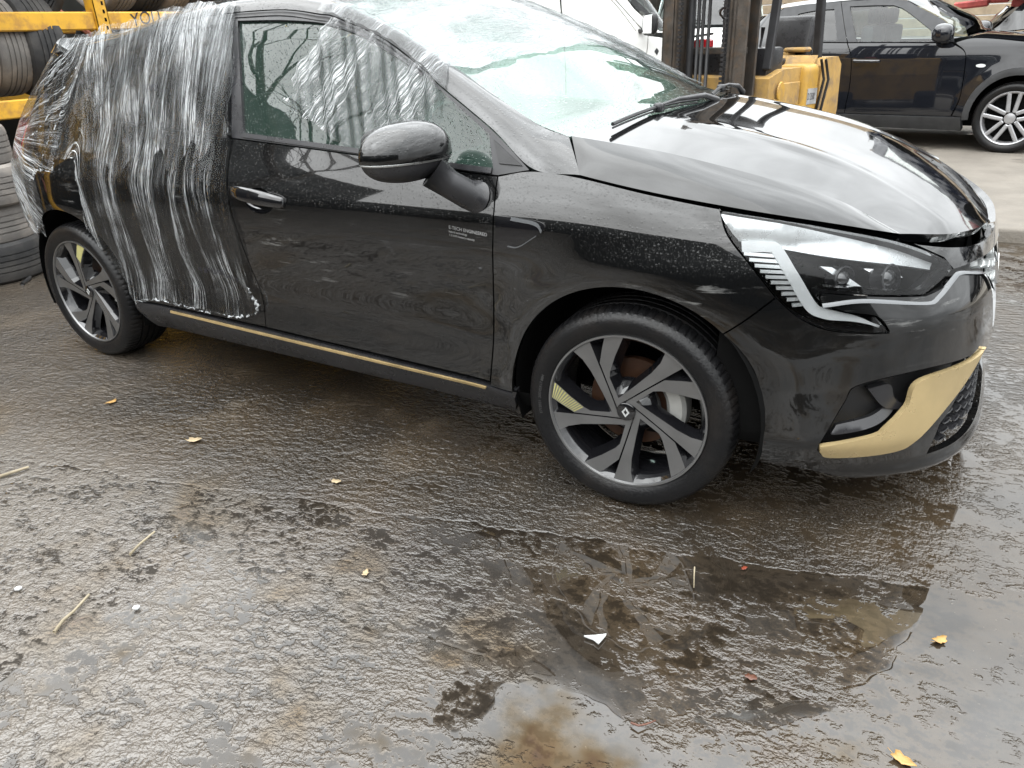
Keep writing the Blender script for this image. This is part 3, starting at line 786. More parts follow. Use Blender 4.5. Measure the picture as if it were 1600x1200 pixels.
# diamond badge on the grille
b = MB()
for sx in (1,):
    o_ = [(0, .085), (.058, 0), (0, -.085), (-.058, 0)]; i_ = [(0, .048), (.030, 0), (0, -.048), (-.030, 0)]
    V = [Lo(S_F + a, .615 + c, -1, -.004) for a, c in o_] + [Lo(S_F + a, .615 + c, -1, -.004) for a, c in i_] + [Lo(S_F + a, .615 + c, -1, -.03) for a, c in o_] + [Lo(S_F + a, .615 + c, -1, -.03) for a, c in i_]
    F = []
    for k in range(4):
        j = (k + 1) % 4; F += [(k, k + 4, j + 4, j), (k, j, j + 8, k + 8), (k + 4, k + 12, j + 12, j + 4)]
    b.add(V, F)
b.build('diamond_badge', 'chrome', grille)

# ---- bonnet
ss = np.linspace(0, 1, 48)
def rail(P, n=48):
    C = np.array(catmull(P, 12)); d = np.r_[0, np.cumsum(np.linalg.norm(np.diff(C, axis=0), axis=1))]
    return np.stack([np.interp(ss * d[-1], d, C[:, k]) for k in range(3)], -1)
Gp = [Lo(a, c) + np.array([0, .0015, .006]) for a, c in catmull(L_['hood_gap_front'], 8)]
Grl = rail(Gp)
Kr = rail([(-.243, -.712, 1.012), (-.141, -.705, .999), (.035, -.685, .972), (.269, -.642, .917), (.429, -.60, .868), (.54, -.577, .812), (.583, -.572, .790)])
Mr = rail([(-.135, -.37, 1.034), (.035, -.36, 1.006), (.269, -.35, .955), (.429, -.35, .903), (.58, -.35, .832), (.66, -.35, .785), (.70, -.35, .752)])
Cr = rail([(-.10, 0, 1.036), (.05, 0, 1.012), (.269, 0, .962), (.429, 0, .912), (.58, 0, .845), (.70, 0, .775), (.765, 0, .722)])
V = []; vs = np.linspace(-1, 1, 61)
for i in range(48):
    K, Mm, Cc = Kr[i], Mr[i], Cr[i]; f = np.array([1, -1, 1.])
    yn = [-1, -.55, 0, .55, 1]
    px = _pchip(yn, np.array([K, Mm, Cc, Mm * f, K * f]))
    P = px(vs)
    # raised power-dome line
    rg = .0075 * (np.exp(-((np.abs(vs) - .56) / .05) ** 2)) * np.clip(1 - abs(ss[i] - .45) / .55, 0, 1)
    P[:, 2] += rg; V += list(P)
F = [f[::-1] for f in grid(48, 61)]
# turned-down front lip and sides
bon = empty('bonnet', parent=CAR)
n0 = len(V)
for j in range(61): V.append(V[47 * 61 + j] + np.array([-.012, 0, -.022]))
F += [(47 * 61 + j, n0 + j, n0 + j + 1, 47 * 61 + j + 1)[::-1] for j in range(60)]
def flipz(F, V):  # make faces look upwards
    a, c, d = [np.array(V[i]) for i in F[len(F) // 3][:3]]
    return [f[::-1] for f in F] if np.cross(c - a, d - a)[2] < 0 else F
mk('bonnet_skin', V, flipz(F, V), 'paint_bonnet', bon, auto=35)
for sg in (-1, 1):
    V = []
    for i in range(48):
        a, k = Grl[i], Kr[i]
        for q in np.linspace(0, 1, 7):
            p = a + (k - a) * q; p = p + np.array([0, -.4, .6]) * .012 * 4 * q * (1 - q) * np.sin(np.pi * min(1, ss[i] * 1.0 + .0)) ** .5
            V.append(p * np.array([1, -sg * 1.0 * -1 if False else (1 if sg < 0 else -1), 1]))
    # fold the lower edge inwards
    n0 = len(V)
    for i in range(48): V.append(V[i * 7] + np.array([0, .02 * (1 if sg < 0 else -1), -.008]))
    F = grid(48, 7) + [(i * 7, n0 + i, n0 + i + 1, (i + 1) * 7)[::-1] for i in range(47)]
    mk('bonnet_edge', V, F if sg < 0 else [f[::-1] for f in F], 'paint_bonnet', bon, auto=35)
# dark channel under the bonnet edge
for sg in (-1, 1):
    A = Grl + np.array([0, .02, -.012]); B = Grl + np.array([0, .10, -.05])
    if sg > 0: A = A * np.array([1, -1, 1]); B = B * np.array([1, -1, 1])
    ribbon('bonnet_channel', A, B, 'void', CAR, 40)
mk('engine_cover', [(-.2, -.74, .86), (.55, -.55, .70), (.72, -.3, .64), (.72, .3, .64), (.55, .55, .70), (-.2, .74, .86)], [(0, 1, 2, 3, 4, 5)], 'void', CAR, False)

# ---- windscreen
wr = _pchip(np.linspace(0, 1, 7), np.array([(-.25, -.712, 1.010), (-.35, -.70, 1.037), (-.5, -.68, 1.11), (-.65, -.655, 1.185), (-.8, -.625, 1.25), (-1.0, -.585, 1.325), (-1.17, -.55, 1.378)]))
def fW(v, u, o=0.0):
    """windscreen: v across (-1 right .. 1 left), u from foot to roof"""
    v = np.asarray(v, float); u = np.asarray(u, float); v, u = np.broadcast_arrays(v, u)
    def base(v, u):
        r = wr(u); k = 1 - v * v
        return np.stack([r[..., 0] + (.115 + .02 * u) * k, -r[..., 1] * v, r[..., 2] + (.022 + .028 * u) * k], -1)
    P = base(v, u)
    if np.any(o):
        e = 1e-3; n = np.cross(base(v + e, u) - base(v - e, u), base(v, u + e) - base(v, u - e)); n /= np.linalg.norm(n, axis=-1, keepdims=True)
        oo = np.asarray(o, float); P = P + n * (oo[..., None] if oo.ndim else oo)
    return P
ws_out = [tuple(q) for q in loop_of([(-1, 0), (1, 0)], [(1, 0), (1, 1)], [(1, 1), (-1, 1)], [(-1, 1), (-1, 0)])]
ws_in = [tuple(q) for q in loop_of([(-.70, .16), (-.35, .135), (0, .125), (.35, .135), (.70, .16)], [(.70, .16), (.80, .18), (.865, .26), (.885, .36)], [(.885, .36), (.885, .93)], [(.885, .93), (-.885, .93)], [(-.885, .93), (-.885, .36), (-.865, .26), (-.80, .18), (-.70, .16)])]
screen = patch('windscreen', ws_out, fW, 'glass_screen', CAR, gap=0, h=.05, thick=0)
simple('frit', (.045, .047, .05), .25, var=.1)
patch('frit_band', [ws_out, ws_in], fW, 'frit', screen, gap=0, h=.05, thick=0, off=-.005)
# cowl between bonnet and screen, wipers
Hr = [(-.243, -.70, 1.0), (-.17, -.5, 1.012), (-.14, -.37, 1.02), (-.105, 0, 1.022), (-.14, .37, 1.02), (-.17, .5, 1.012), (-.243, .70, 1.0)]
A = catmull(Hr, 8); B = [fW(v, .0, -.02) for v in np.linspace(-1, 1, 49)]
ribbon('cowl_panel', A, B, 'plastic_black', CAR, 48)
def wiper(tip, heel, piv):
    w = empty('wiper', parent=CAR); b = MB()
    tip, heel, piv = map(Vector, (tip, heel, piv))
    mid = (tip + heel) / 2
    b = MB(); pts = [tip + (heel - tip) * t + Vector((0, 0, .012 * math.sin(math.pi * t))) for t in np.linspace(0, 1, 9)]
    b.tube(pts, .0055, 6); b.tube([q + Vector((.0, 0, -.010)) for q in pts], .003, 4); b.build('wiper_blade', 'plastic_black', w, auto=50)
    b = MB(); b.tube([piv, piv + (mid - piv) * .25 + Vector((0, 0, .022)), piv + (mid - piv) * .7 + Vector((0, 0, .024)), mid + Vector((0, 0, .014))], [.012, .009, .006, .005], 8); b.box(mid + Vector((-.012, -.02, -.004)), mid + Vector((.012, .02, .022)), bev=.004)
    b.build('wiper_arm', 'plastic_satin', w, auto=50)
wiper((-.165, -.62, 1.034), (-.115, -.06, 1.050), (-.10, .10, 1.035))
wiper((-.125, .12, 1.050), (-.20, .58, 1.040), (-.15, .60, 1.02))

# ---- roof
re = _pchip([-2.80, -2.5, -2.3, -2.0, -1.8, -1.6, -1.35, -1.17], np.array([(-.50, 1.305), (-.51, 1.318), (-.515, 1.335), (-.52, 1.38), (-.522, 1.405), (-.525, 1.415), (-.535, 1.405), (-.55, 1.378)]))
V = []
for t in np.linspace(0, 1, 30):
    for v in np.linspace(-1, 1, 31):
        x0 = -1.17 + .135 * (1 - v * v); x1 = -2.80 - .05 * (1 - v * v); x = x0 + (x1 - x0) * t
        e = re(min(max(-1.17 + (-2.80 + 1.17) * t, -2.80), -1.17)); V.append((x, -e[0] * v, e[1] + (.05 - .03 * t) * (1 - v * v)))
mk('roof', V, flipz(grid(30, 31), [np.array(q) for q in V]), 'paint_wet', CAR)
# ---- tail: hatch, rear window, bumper
def rr_(P): return P + [(2 * S_R - a, c) for a, c in P[::-1] if abs(a - S_R) > 1e-6]
hatch = patch('tailgate', rr_([(S_R, 1.02), (-3.05, 1.04), (-2.95, .985), (-3.36, .955), (-3.34, .9), (-3.1, .85), (-3.0, .80), (-2.98, .62), (S_R, .62)]), fR, 'paint_wet', CAR, h=.06)
patch('rear_window', rr_([(S_R, 1.26), (-2.95, 1.245), (-2.80, 1.13), (-2.95, 1.03), (S_R, 1.03)]), fR, 'glass_dark', hatch, h=.06, thick=.01)
patch('rear_spoiler', rr_([(S_R, 1.325), (-2.9, 1.315), (-2.66, 1.262), (-2.9, 1.255), (S_R, 1.27)]), fR, 'paint_wet', hatch, h=.06, off=.02, thick=.06)
patch('rear_bumper', rr_([(S_R, .60), (-2.985, .59)] + [ra[-4], ra[-2]] + [(-2.94, .24), (-3.1, .2), (S_R, .19)]), fR, 'paint_wet', CAR, h=.05)
patch('rear_panel', rr_([(S_R, 1.3), (-3.0, 1.2), (-3.0, .25), (S_R, .2)]), fR, 'void', CAR, gap=0, h=.1, thick=0, off=-.05)

# ---- head lamps
for k in (0, 1):
    sgn, fn, fl = sides[k]
    lamp = empty('head_lamp', parent=CAR)
    lp = [tuple(q) for q in loop_of(L_['lamp_top'], [L_['lamp_top'][-1], L_['lamp_bot'][1]], L_['lamp_bot'][1:4], L_['lamp_bot'][3:6], L_['lamp_bot'][5:8], L_['lamp_bot'][7:], L_['lamp_low'], L_['lamp_rear'][::-1])]
    patch('lamp_lens', lp, fn, 'lens', lamp, h=.02, thick=.012, gap=.002, flip=fl)
    patch('lamp_back', lp, fn, 'void', lamp, h=.03, thick=0, gap=-.003, off=-.075, flip=fl)
    rs_ = resample(lp, .012); V = [fn(a, c, -.003) for a, c in rs_] + [fn(a, c, -.078) for a, c in rs_]; n = len(rs_)
    mk('lamp_wall', V, [(i, (i + 1) % n, (i + 1) % n + n, i + n) for i in range(n)], 'plastic_black', lamp, False)
    # silver band painting in the sky reflected along the lens top
    sky_band = loop_of([(a, c - .004) for a, c in L_['lamp_top'][:-1]], [(.6715, .724), (.66, .712)], [(.66, .708), (.5588, .738), (.4066, .768), (.31, .787), (.232, .800)], [(.232, .803), (.205, .84), (.1935, .8636)])
    patch('lamp_sky_band', sky_band, lambda u, v, o=0.0: fn(u, v, np.asarray(o) - .012 - .02 * np.clip((.84 - v) / .05, 0, 1)), 'silver_trim', lamp, h=.02, thick=.01, gap=.001, flip=fl)
    # day light: broad C-shaped bar
    cl = np.array(catmull(L_['drl'][1:], 10)); T = np.gradient(cl, axis=0); T /= np.linalg.norm(T, axis=1, keepdims=True); Nn = np.stack([-T[:, 1], T[:, 0]], -1)
    wd = (.0125 * np.clip((len(cl) - np.arange(len(cl))) / 18, .25, 1))[:, None]
    ll = [tuple(q) for q in np.concatenate([cl + Nn * wd, (cl - Nn * wd)[::-1]])]
    patch('day_light', ll, fn, 'lamp_white', lamp, h=.012, thick=.014, gap=0, off=-.016, flip=fl)
    # slanted fins behind the bar
    for i in range(11):
        q = i / 10
        a = np.array((.243, .772)) * (1 - q) + np.array((.352, .634)) * q; e = np.array((.300, .772)) * (1 - q) + np.array((.362, .652)) * q
        if q > .9: continue
        e = np.array((np.interp(.772 - .13 * q - .004, cl[::-1, 1], cl[::-1, 0]) - .010, .772 - .13 * q - .004))
        hgt = .0042
        patch('lamp_fin', [tuple(a + (0, hgt)), tuple(a - (0, hgt)), tuple(e - (0, hgt)), tuple(e + (0, hgt))], fn, 'silver_trim', lamp, h=.05, thick=.012, gap=0, off=-.018, flip=fl)
    # two projectors with bezels, inner blade reflectors, lower chrome line
    for (s_, z_, r_) in ((.55, .705, .030), (.445, .712, .026)):
        c0 = Vector(fn(s_, z_, -.050)); nn = Vector(fn(s_, z_, .02)) - Vector(fn(s_, z_, -.05)); nn = (nn.normalized() + Vector((.5, 0, 0))).normalized()
        Mx = Matrix.Translation(c0) @ nn.to_track_quat('-Y', 'Z').to_matrix().to_4x4()
        b = MB(); b.lathe([(r_ * 1.15, -.012), (r_ * 1.2, -.016), (r_ * 1.05, -.018), (r_ * 1.0, .0), (r_ * 1.15, .02)], 24, Mx); b.build('lamp_bezel', 'plastic_satin', lamp, auto=40)
        b = MB(); b.lathe([(.0005, -.022), (r_ * .4, -.020), (r_ * .8, -.012), (r_ * 1.0, .0)], 24, Mx); b.build('lamp_projector', 'gloss_black', lamp, True)
    blade = [(.40, .745), (.425, .742), (.485, .688), (.462, .690)]
    patch('lamp_reflector', blade, fn, 'silver_trim', lamp, h=.03, thick=.01, gap=0, off=-.035, flip=fl)
    blade = [(.505, .738), (.575, .728), (.60, .702), (.54, .706)]
    patch('lamp_reflector', blade, fn, 'chrome', lamp, h=.03, thick=.01, gap=0, off=-.055, flip=fl)
    A = [fn(a, c, -.02) for a, c in catmull([(.40, .693), (.48, .685), (.60, .668), (.64, .685), (.675, .705)], 8)]; B = [fn(a, c + .005, -.03) for a, c in catmull([(.40, .693), (.48, .685), (.60, .668), (.64, .685), (.675, .705)], 8)]
    ribbon('lamp_line', A, B, 'chrome', lamp, 40)

# ---- wing badge, lettering on the door
for k in (0, 1):
    sgn, fn, fl = sides[k]
    patch('wing_badge', [tuple(q) for q in loop_of(L_['badge'][:1] + L_['badge'][1:4] + L_['badge'][4:5], L_['badge'][4:], [L_['badge'][-1], L_['badge'][0]])], fn, 'gloss_black', CAR, h=.02, thick=.006, off=.0045, gap=.001, flip=fl)
    for key, wdt in (('badge_c', .0045), ('badge_d', .0022)):
        c = catmull(L_[key], 8); A = [fn(a - .002, q - wdt, .0065) for a, q in c]; B = [fn(a + .001, q + wdt, .0065) for a, q in c]
        ribbon('badge_line', A, B, 'lip_grey', CAR, 30)
def lettering(name, txt, s0, z0, size, mat, parent, slope=-.05, off=.0012, mirror=False, fn=fR):
    V, F = text_mesh(txt, size, mirror)
    mk(name, [fn(s0 + x, z0 + y + slope * x, off) for x, y, z in V], F, mat, parent, False)
lettering('lettering', 'E-TECH ENGINEERED', -.544, .7735, .0135, 'white_print', CAR, -.085)
lettering('lettering', 'hybrid technology', -.544, .7635, .0085, 'white_print', CAR, -.085)
lettering('lettering', '1.2 kWh battery capacity', -.544, .7535, .0085, 'white_print', CAR, -.085)

# ---- door mirrors
def superell(cx, rx, ry, rz, z0, z1, n=28, m=18, e=.75):
    V = []
    for i in range(m + 1):
        ph = -math.pi / 2 + math.pi * i / m
        for k in range(n):
            t = 2 * math.pi * k / n
            c = lambda a: math.copysign(abs(math.cos(a)) ** e, math.cos(a)); s = lambda a: math.copysign(abs(math.sin(a)) ** e, math.sin(a))
            V.append((cx[0] + rx * c(ph) * c(t), cx[1] + ry * c(ph) * s(t), cx[2] + rz * s(ph)))
    return V, [(i * n + k, i * n + (k + 1) % n, (i + 1) * n + (k + 1) % n, (i + 1) * n + k) for i in range(m) for k in range(n)]
for sg in (-1, 1):
    mr = empty('door_mirror', parent=CAR)
    def shape(V, z_lo, z_hi, grow=0.0):
        out = []
        for x, y, z in V:
            # domed forward, flatter at the back, narrowing to the outer end
            k = (y + .13) / .26; wx = 1.0 - .22 * (1 - k) ** 2
            xx = x * wx; xx = xx if xx > 0 else xx * .62
            zz = z * (1.0 - .16 * (1 - k) ** 2) - .008 * (1 - k)
            zz = min(max(zz, z_lo), z_hi)
            out.append((-.575 + xx - .04 * (1 - k), (-1.005 + y) * (1 if sg < 0 else -1), 1.0 + zz))
        return out
    V, F = superell((0, 0, 0), .102, .134, .082, 0, 0, 32, 24, .85)
    ff = F if sg < 0 else [f[::-1] for f in F]
    mk('mirror_cap', shape(V, -.018, 9), ff, 'paint_wet', mr)
    V2, F = superell((0, 0, 0), .098, .130, .078, 0, 0, 32, 24, .85)
    mk('mirror_base', shape(V2, -9, -.021), ff, 'plastic_satin', mr)
    V3, F = superell((0, 0, 0), .101, .133, .081, 0, 0, 32, 24, .85)
    mk('mirror_band', shape(V3, -.024, -.0185), ff, 'silver_trim', mr)
    y_ = lambda v: v * (1 if sg < 0 else -1)
    b = MB(); b.tube([(-.458, y_(-.862), .862), (-.470, y_(-.900), .878), (-.498, y_(-.940), .910), (-.53, y_(-.965), .945)], [.046, .040, .038, .046], 16); b.build('mirror_stalk', 'plastic_satin', mr, True)
    b = MB(); gv = [(-.634 - .018 * (1 - (a + .1) / .2) , y_(-1.005 + a * 1.0), 1.0 + c) for a, c in [(.095 * math.copysign(abs(math.cos(t)) ** .6, math.cos(t)), .005 + .055 * math.copysign(abs(math.sin(t)) ** .6, math.sin(t))) for t in np.linspace(0, 2 * math.pi, 24, endpoint=False)]]
    b.add(gv, [tuple(range(24)) if sg < 0 else tuple(range(24))[::-1]]); b.build('mirror_glass', 'chrome', mr)

# ---- wheels
RIM = .2325
def tyre_profile(Ro=.3045, Rb=.228, w=.205, grooves=(.055, .087, .118, .15), gd=.007, gw=.0045):
    P = [(Rb, .012), (Rb + .004, .002), (Rb + .014, -.006), (Rb + .03, -.011), (Rb + .045, -.0115), (Ro - .021, -.007), (Ro - .010, .004), (Ro - .004, .018), (Ro - .001, .034)]
    for g in grooves: P += [(Ro, g - gw), (Ro - gd, g - gw * .8), (Ro - gd, g + gw * .8), (Ro, g + gw)]
    P += [(Ro - .001, w - .034), (Ro - .004, w - .018), (Ro - .010, w - .004), (Ro - .021, w + .007), (Rb + .045, w + .0115), (Rb + .02, w + .008), (Rb, w - .01)]
    return P
def tyre_mesh(n=320, sipes=80, **kw):
    """tyre with circumferential grooves and cross cuts in the shoulders"""
    P = tyre_profile(**kw); Ro = kw.get('Ro', .3045); w = kw.get('w', .205); b = MB(); b.lathe(P, n)
    m = len(P); V = [list(v) for v in b.V]; per = n / sipes
    for i in range(n):
        cut = (i % int(per)) == 0
        for k, (r, y) in enumerate(P):
            if r > Ro - .0045 and cut and (y < .052 or y > w - .052):
                f = (r - .0042) / r; V[i * m + k][0] *= f; V[i * m + k][2] *= f
    return V, b.F
TYV, TYF = tyre_mesh()
def lettering_ring(b, txt, r, y, a0, size):
    V, F = text_mesh(txt, size)
    b.add([((r + yy) * math.sin(a0 + x / r), y, (r + yy) * math.cos(a0 + x / r)) for x, yy, z in V], F)
def arm_mesh(poly, d_top, d_rim, depth, flare):
    """spoke: machined face on top, dark flanks falling away"""
    P = np.array(poly) * RIM * .985; n = len(P); Q = inset(P, -flare)
    top = lambda p: d_top + (d_rim - d_top) * min(1, np.hypot(*p) / RIM) ** 1.5
    Vt = [(p[0], top(p), p[1]) for p in P]
    V2, T = triangulate([P], .03)
    face = ([(p[0], top(p), p[1]) for p in V2], [tuple(t) for t in T])
    V = [(p[0], top(p) + .0006, p[1]) for p in P] + [(q[0], top(p) + depth, q[1]) for p, q in zip(P, Q)]
    area = sum(P[i][0] * P[(i + 1) % n][1] - P[(i + 1) % n][0] * P[i][1] for i in range(n))
    F = [(i, i + n, (i + 1) % n + n, (i + 1) % n) for i in range(n)]
    if area > 0: F = [f[::-1] for f in F]
    return face, (V, F)
STRAIGHT = [(-.120, -.06), (-.116, .30), (-.112, .70), (-.108, .985), (-.225, .97), (-.365, .915), (-.290, .78), (-.245, .60), (-.212, .30), (-.185, -.02)]
KINKED = [(-.10, .02), (-.035, .03), (-.040, .25), (-.045, .47), (-.005, .55), (.13, .72), (.325, .925), (.21, .965), (.100, .985), (.015, .86), (-.092, .685), (-.098, .40)]
_a = arm_mesh(STRAIGHT, .016, .003, .034, .012); _b = arm_mesh(KINKED, .016, .003, .040, .016)
def mdata(name, V, F, mat, auto=None, smooth=False):
    me = bpy.data.meshes.new(name); me.from_pydata([tuple(map(float, v)) for v in V], [], [tuple(int(i) for i in f) for f in F]); me.update(); me.materials.append(MATS[mat])
    (me.shade_smooth() if (smooth or auto) else me.shade_flat())
    if auto: me.set_sharp_from_angle(angle=R(auto))
    return me
def spoke_data(name, parts):
    (fv, ff), (sv, sf) = parts; me = mdata(name, list(fv) + list(sv), list(ff) + [tuple(len(fv) + i for i in f) for f in sf], 'alloy_machined')
    me.materials.append(MATS['alloy_black'])
    for p in me.polygons:
        if p.index >= len(ff): p.material_index = 1
    return me
SP_A, SP_B = spoke_data('straight_spoke', _a), spoke_data('kinked_spoke', _b)
TYRE = mdata('road_tyre', TYV, TYF, 'tyre_rubber', auto=28)
def obj_of(name, me, parent): o = bpy.data.objects.new(name, me); COL.objects.link(o); o.parent = parent; return o
_m = MB(); _m.lathe([(RIM + .001, .006), (RIM - .001, -.003), (RIM - .006, -.003), (RIM - .0085, .003)], 96); LIP = mdata('rim_lip', _m.V, _m.F, 'alloy_machined', 40)
_m = MB(); _m.lathe([(RIM - .0085, .003), (.217, .012), (.208, .024), (.203, .05), (.196, .09), (.196, .15), (.205, .17), (.224, .20)], 72)
_m.lathe([(.03, .017), (.052, .018), (.064, .03), (.078, .046), (.086, .062), (.03, .06)], 60); BARREL = mdata('rim_barrel', _m.V, _m.F, 'alloy_black', 40)
_m = MB(); _m.lathe([(.001, .0085), (.024, .0085), (.027, .0105), (.028, .02)], 36); CAP = mdata('centre_cap', _m.V, _m.F, 'gloss_black', 40)
_m = MB()
for s_ in (-1, 1):  # diamond emblem drawn as two interlocked bars
    o_ = [(0, .0155), (.0115, 0), (0, -.0155), (-.0115, 0)]; i_ = [(0, .0085), (.0055, 0), (0, -.0085), (-.0055, 0)]
V = [(a, .0070, c) for a, c in o_] + [(a, .0070, c) for a, c in i_] + [(a, .0086, c) for a, c in o_] + [(a, .0086, c) for a, c in i_]
F = []
for k in range(4):
    j = (k + 1) % 4; F += [(k, k + 4, j + 4, j)[::-1], (k, j, j + 8, k + 8)[::-1], (k + 4, k + 12, j + 12, j + 4)[::-1]]
_m.add(V, [f[::-1] for f in F]); EMB = mdata('cap_emblem', _m.V, _m.F, 'silver_trim')
_m = MB(); _m.lathe([(.06, .085), (.132, .085), (.134, .09), (.132, .108), (.06, .108)], 64); DISC = mdata('brake_disc', _m.V, _m.F, 'rust_disc', 40)
_m = MB(); _m.lathe([(.001, .075), (.05, .073), (.062, .08), (.062, .1)], 40); HUB = mdata('hub_face', _m.V, _m.F, 'rust_disc', 40)
_m = MB()
for i in range(9):
    t0 = R(-22 + 6 * i)
    _m.box((.108, .062, -.009), (.152, .088, .009), Matrix.Rotation(-t0, 4, 'Y'), .004)
_m.lathe([(.100, .07), (.112, .058), (.146, .058), (.156, .068), (.156, .12), (.10, .12)], 14, a0=R(-26), a1=R(32)); CALP = mdata('brake_caliper', _m.V, _m.F, 'caliper', 35)
_m = MB()
_m.lathe([(.0005, .0215), (.0065, .0205), (.0078, .023), (.0085, .04)], 10)
NUTS = mdata('wheel_nut', _m.V, _m.F, 'plastic_satin')
def wheel(loc, rotz, groove_deg, mark=None):
    w = empty('wheel', loc, rotz, CAR)
    obj_of('tyre', TYRE, w); obj_of('rim_lip', LIP, w); obj_of('rim_barrel', BARREL, w); obj_of('brake_disc', DISC, w); obj_of('hub_face', HUB, w)
    obj_of('centre_cap', CAP, w); obj_of('cap_emblem', EMB, w)
    for k in range(5):
        t = R(groove_deg + 72 * k + 12); o = obj_of('wheel_nut', NUTS, w); o.location = (.050 * math.cos(t), 0, .050 * math.sin(t))
    cal = obj_of('brake_caliper', CALP, w)
    for k in range(5):
        ang = R(groove_deg - 6.4 + 72 * k - 90)
        for me in (SP_A, SP_B):
            o = obj_of('spoke', me, w); o.rotation_euler = (0, -ang, 0)
    if mark is not None:
        k, striped = mark; ang = R(groove_deg - 6.4 + 72 * k - 90)
        P = np.array([(-.005, .56), (.13, .725), (.32, .925), (.21, .962), (.104, .978), (.022, .855), (-.080, .69)]) * RIM * .985
        b = MB(); top = lambda p: .016 + (.003 - .016) * min(1, np.hypot(*p) / RIM) ** 1.5 - .0012
        if not striped:
            V2, T = triangulate([inset(P, .002)], .02); b.add([(p[0], top(p), p[1]) for p in V2], [tuple(t) for t in T])
        else:
            A, B = (P[0], P[1], P[2]), (P[6], P[5], P[4])
            def al(C, q): q = q * 2; i = min(1, int(q)); return C[i] + (C[i + 1] - C[i]) * (q - i)
            for i in range(13):
                q0, q1 = i / 13, (i + .62) / 13
                qd = [al(A, q0), al(A, q1), al(B, q1), al(B, q0)]; qd = list(inset(np.array(qd), .0006))
                b.add([(p[0], top(p), p[1]) for p in qd], [(0, 1, 2, 3)])
        o = b.build('yellow_mark', 'yellow_mark', w); o.rotation_euler = (0, -ang, 0)
    b = MB(); lettering_ring(b, 'E712021  205/45R17 88H', .252, -.0122, R(-100), .012); b.build('sidewall_lettering', 'tyre_text', w)
    return w
wheel((0, -.875, AXLE_Z), .06, 118.6, (1, True))
wheel((-WHEELBASE, -.872, AXLE_Z), 0.0, 94.5, (0, False))
wheel((0, .875, AXLE_Z), math.pi + .06, 60)
wheel((-WHEELBASE, .872, AXLE_Z), math.pi, 20)

# ---- cabin
b = MB(); b.box((-.75, -.66, .70), (-.28, .66, .94), bev=.06, seg=3); b.box((-.62, -.60, .9), (-.3, .60, .985), bev=.04, seg=3); b.build('dashboard', 'interior', CAR, auto=40)
b = MB(); b.lathe([(.165, -.012), (.18, -.004), (.18, .008), (.165, .014), (.155, .004)], 30, Matrix.Translation((-.86, -.36, .90)) @ Matrix.Rotation(R(-90), 4, 'Z') @ Matrix.Rotation(R(24), 4, 'X'), closed=True); b.box((-.86, -.40, .84), (-.66, -.32, .9), bev=.02); b.build('steering_wheel', 'interior', CAR, auto=40)
def seat(x, y, w):
    s = empty('car_seat', parent=CAR)
    b = MB(); b.box((x - .25, y - w / 2, .42), (x + .27, y + w / 2, .56), bev=.05, seg=3); b.build('seat_cushion', 'seat_fabric', s, auto=40)
    Mx = Matrix.Translation((x - .22, y, .5)) @ Matrix.Rotation(R(-16), 4, 'Y')
    b = MB(); b.box((-.06, -w / 2, 0), (.08, w / 2, .62), Mx, .05, 3); b.build('seat_back', 'seat_fabric', s, auto=40)
    for q in ([0] if w < .7 else [-.4, .4]):
        b = MB(); b.box((-.05, q - .13, .66), (.05, q + .13, .84), Mx, .045, 3); b.tube([(0, q - .05, .58), (0, q - .05, .7)], .007, 6, M=Mx); b.tube([(0, q + .05, .58), (0, q + .05, .7)], .007, 6, M=Mx); b.build('head_rest', 'seat_fabric', s, auto=40)
seat(-1.25, -.36, .50); seat(-1.25, .36, .50); seat(-2.15, 0, 1.2)
b = MB(); b.box((-2.6, -.74, .3), (-.3, .74, .34)); b.build('cabin_floor', 'void', CAR)
b = MB(); b.box((-.80, -.11, 1.235), (-.775, .11, 1.30), bev=.015, seg=2); b.tube([(-.78, 0, 1.29), (-.74, 0, 1.315)], .012, 6); b.build('rear_view_mirror', 'plastic_black', CAR, auto=40)
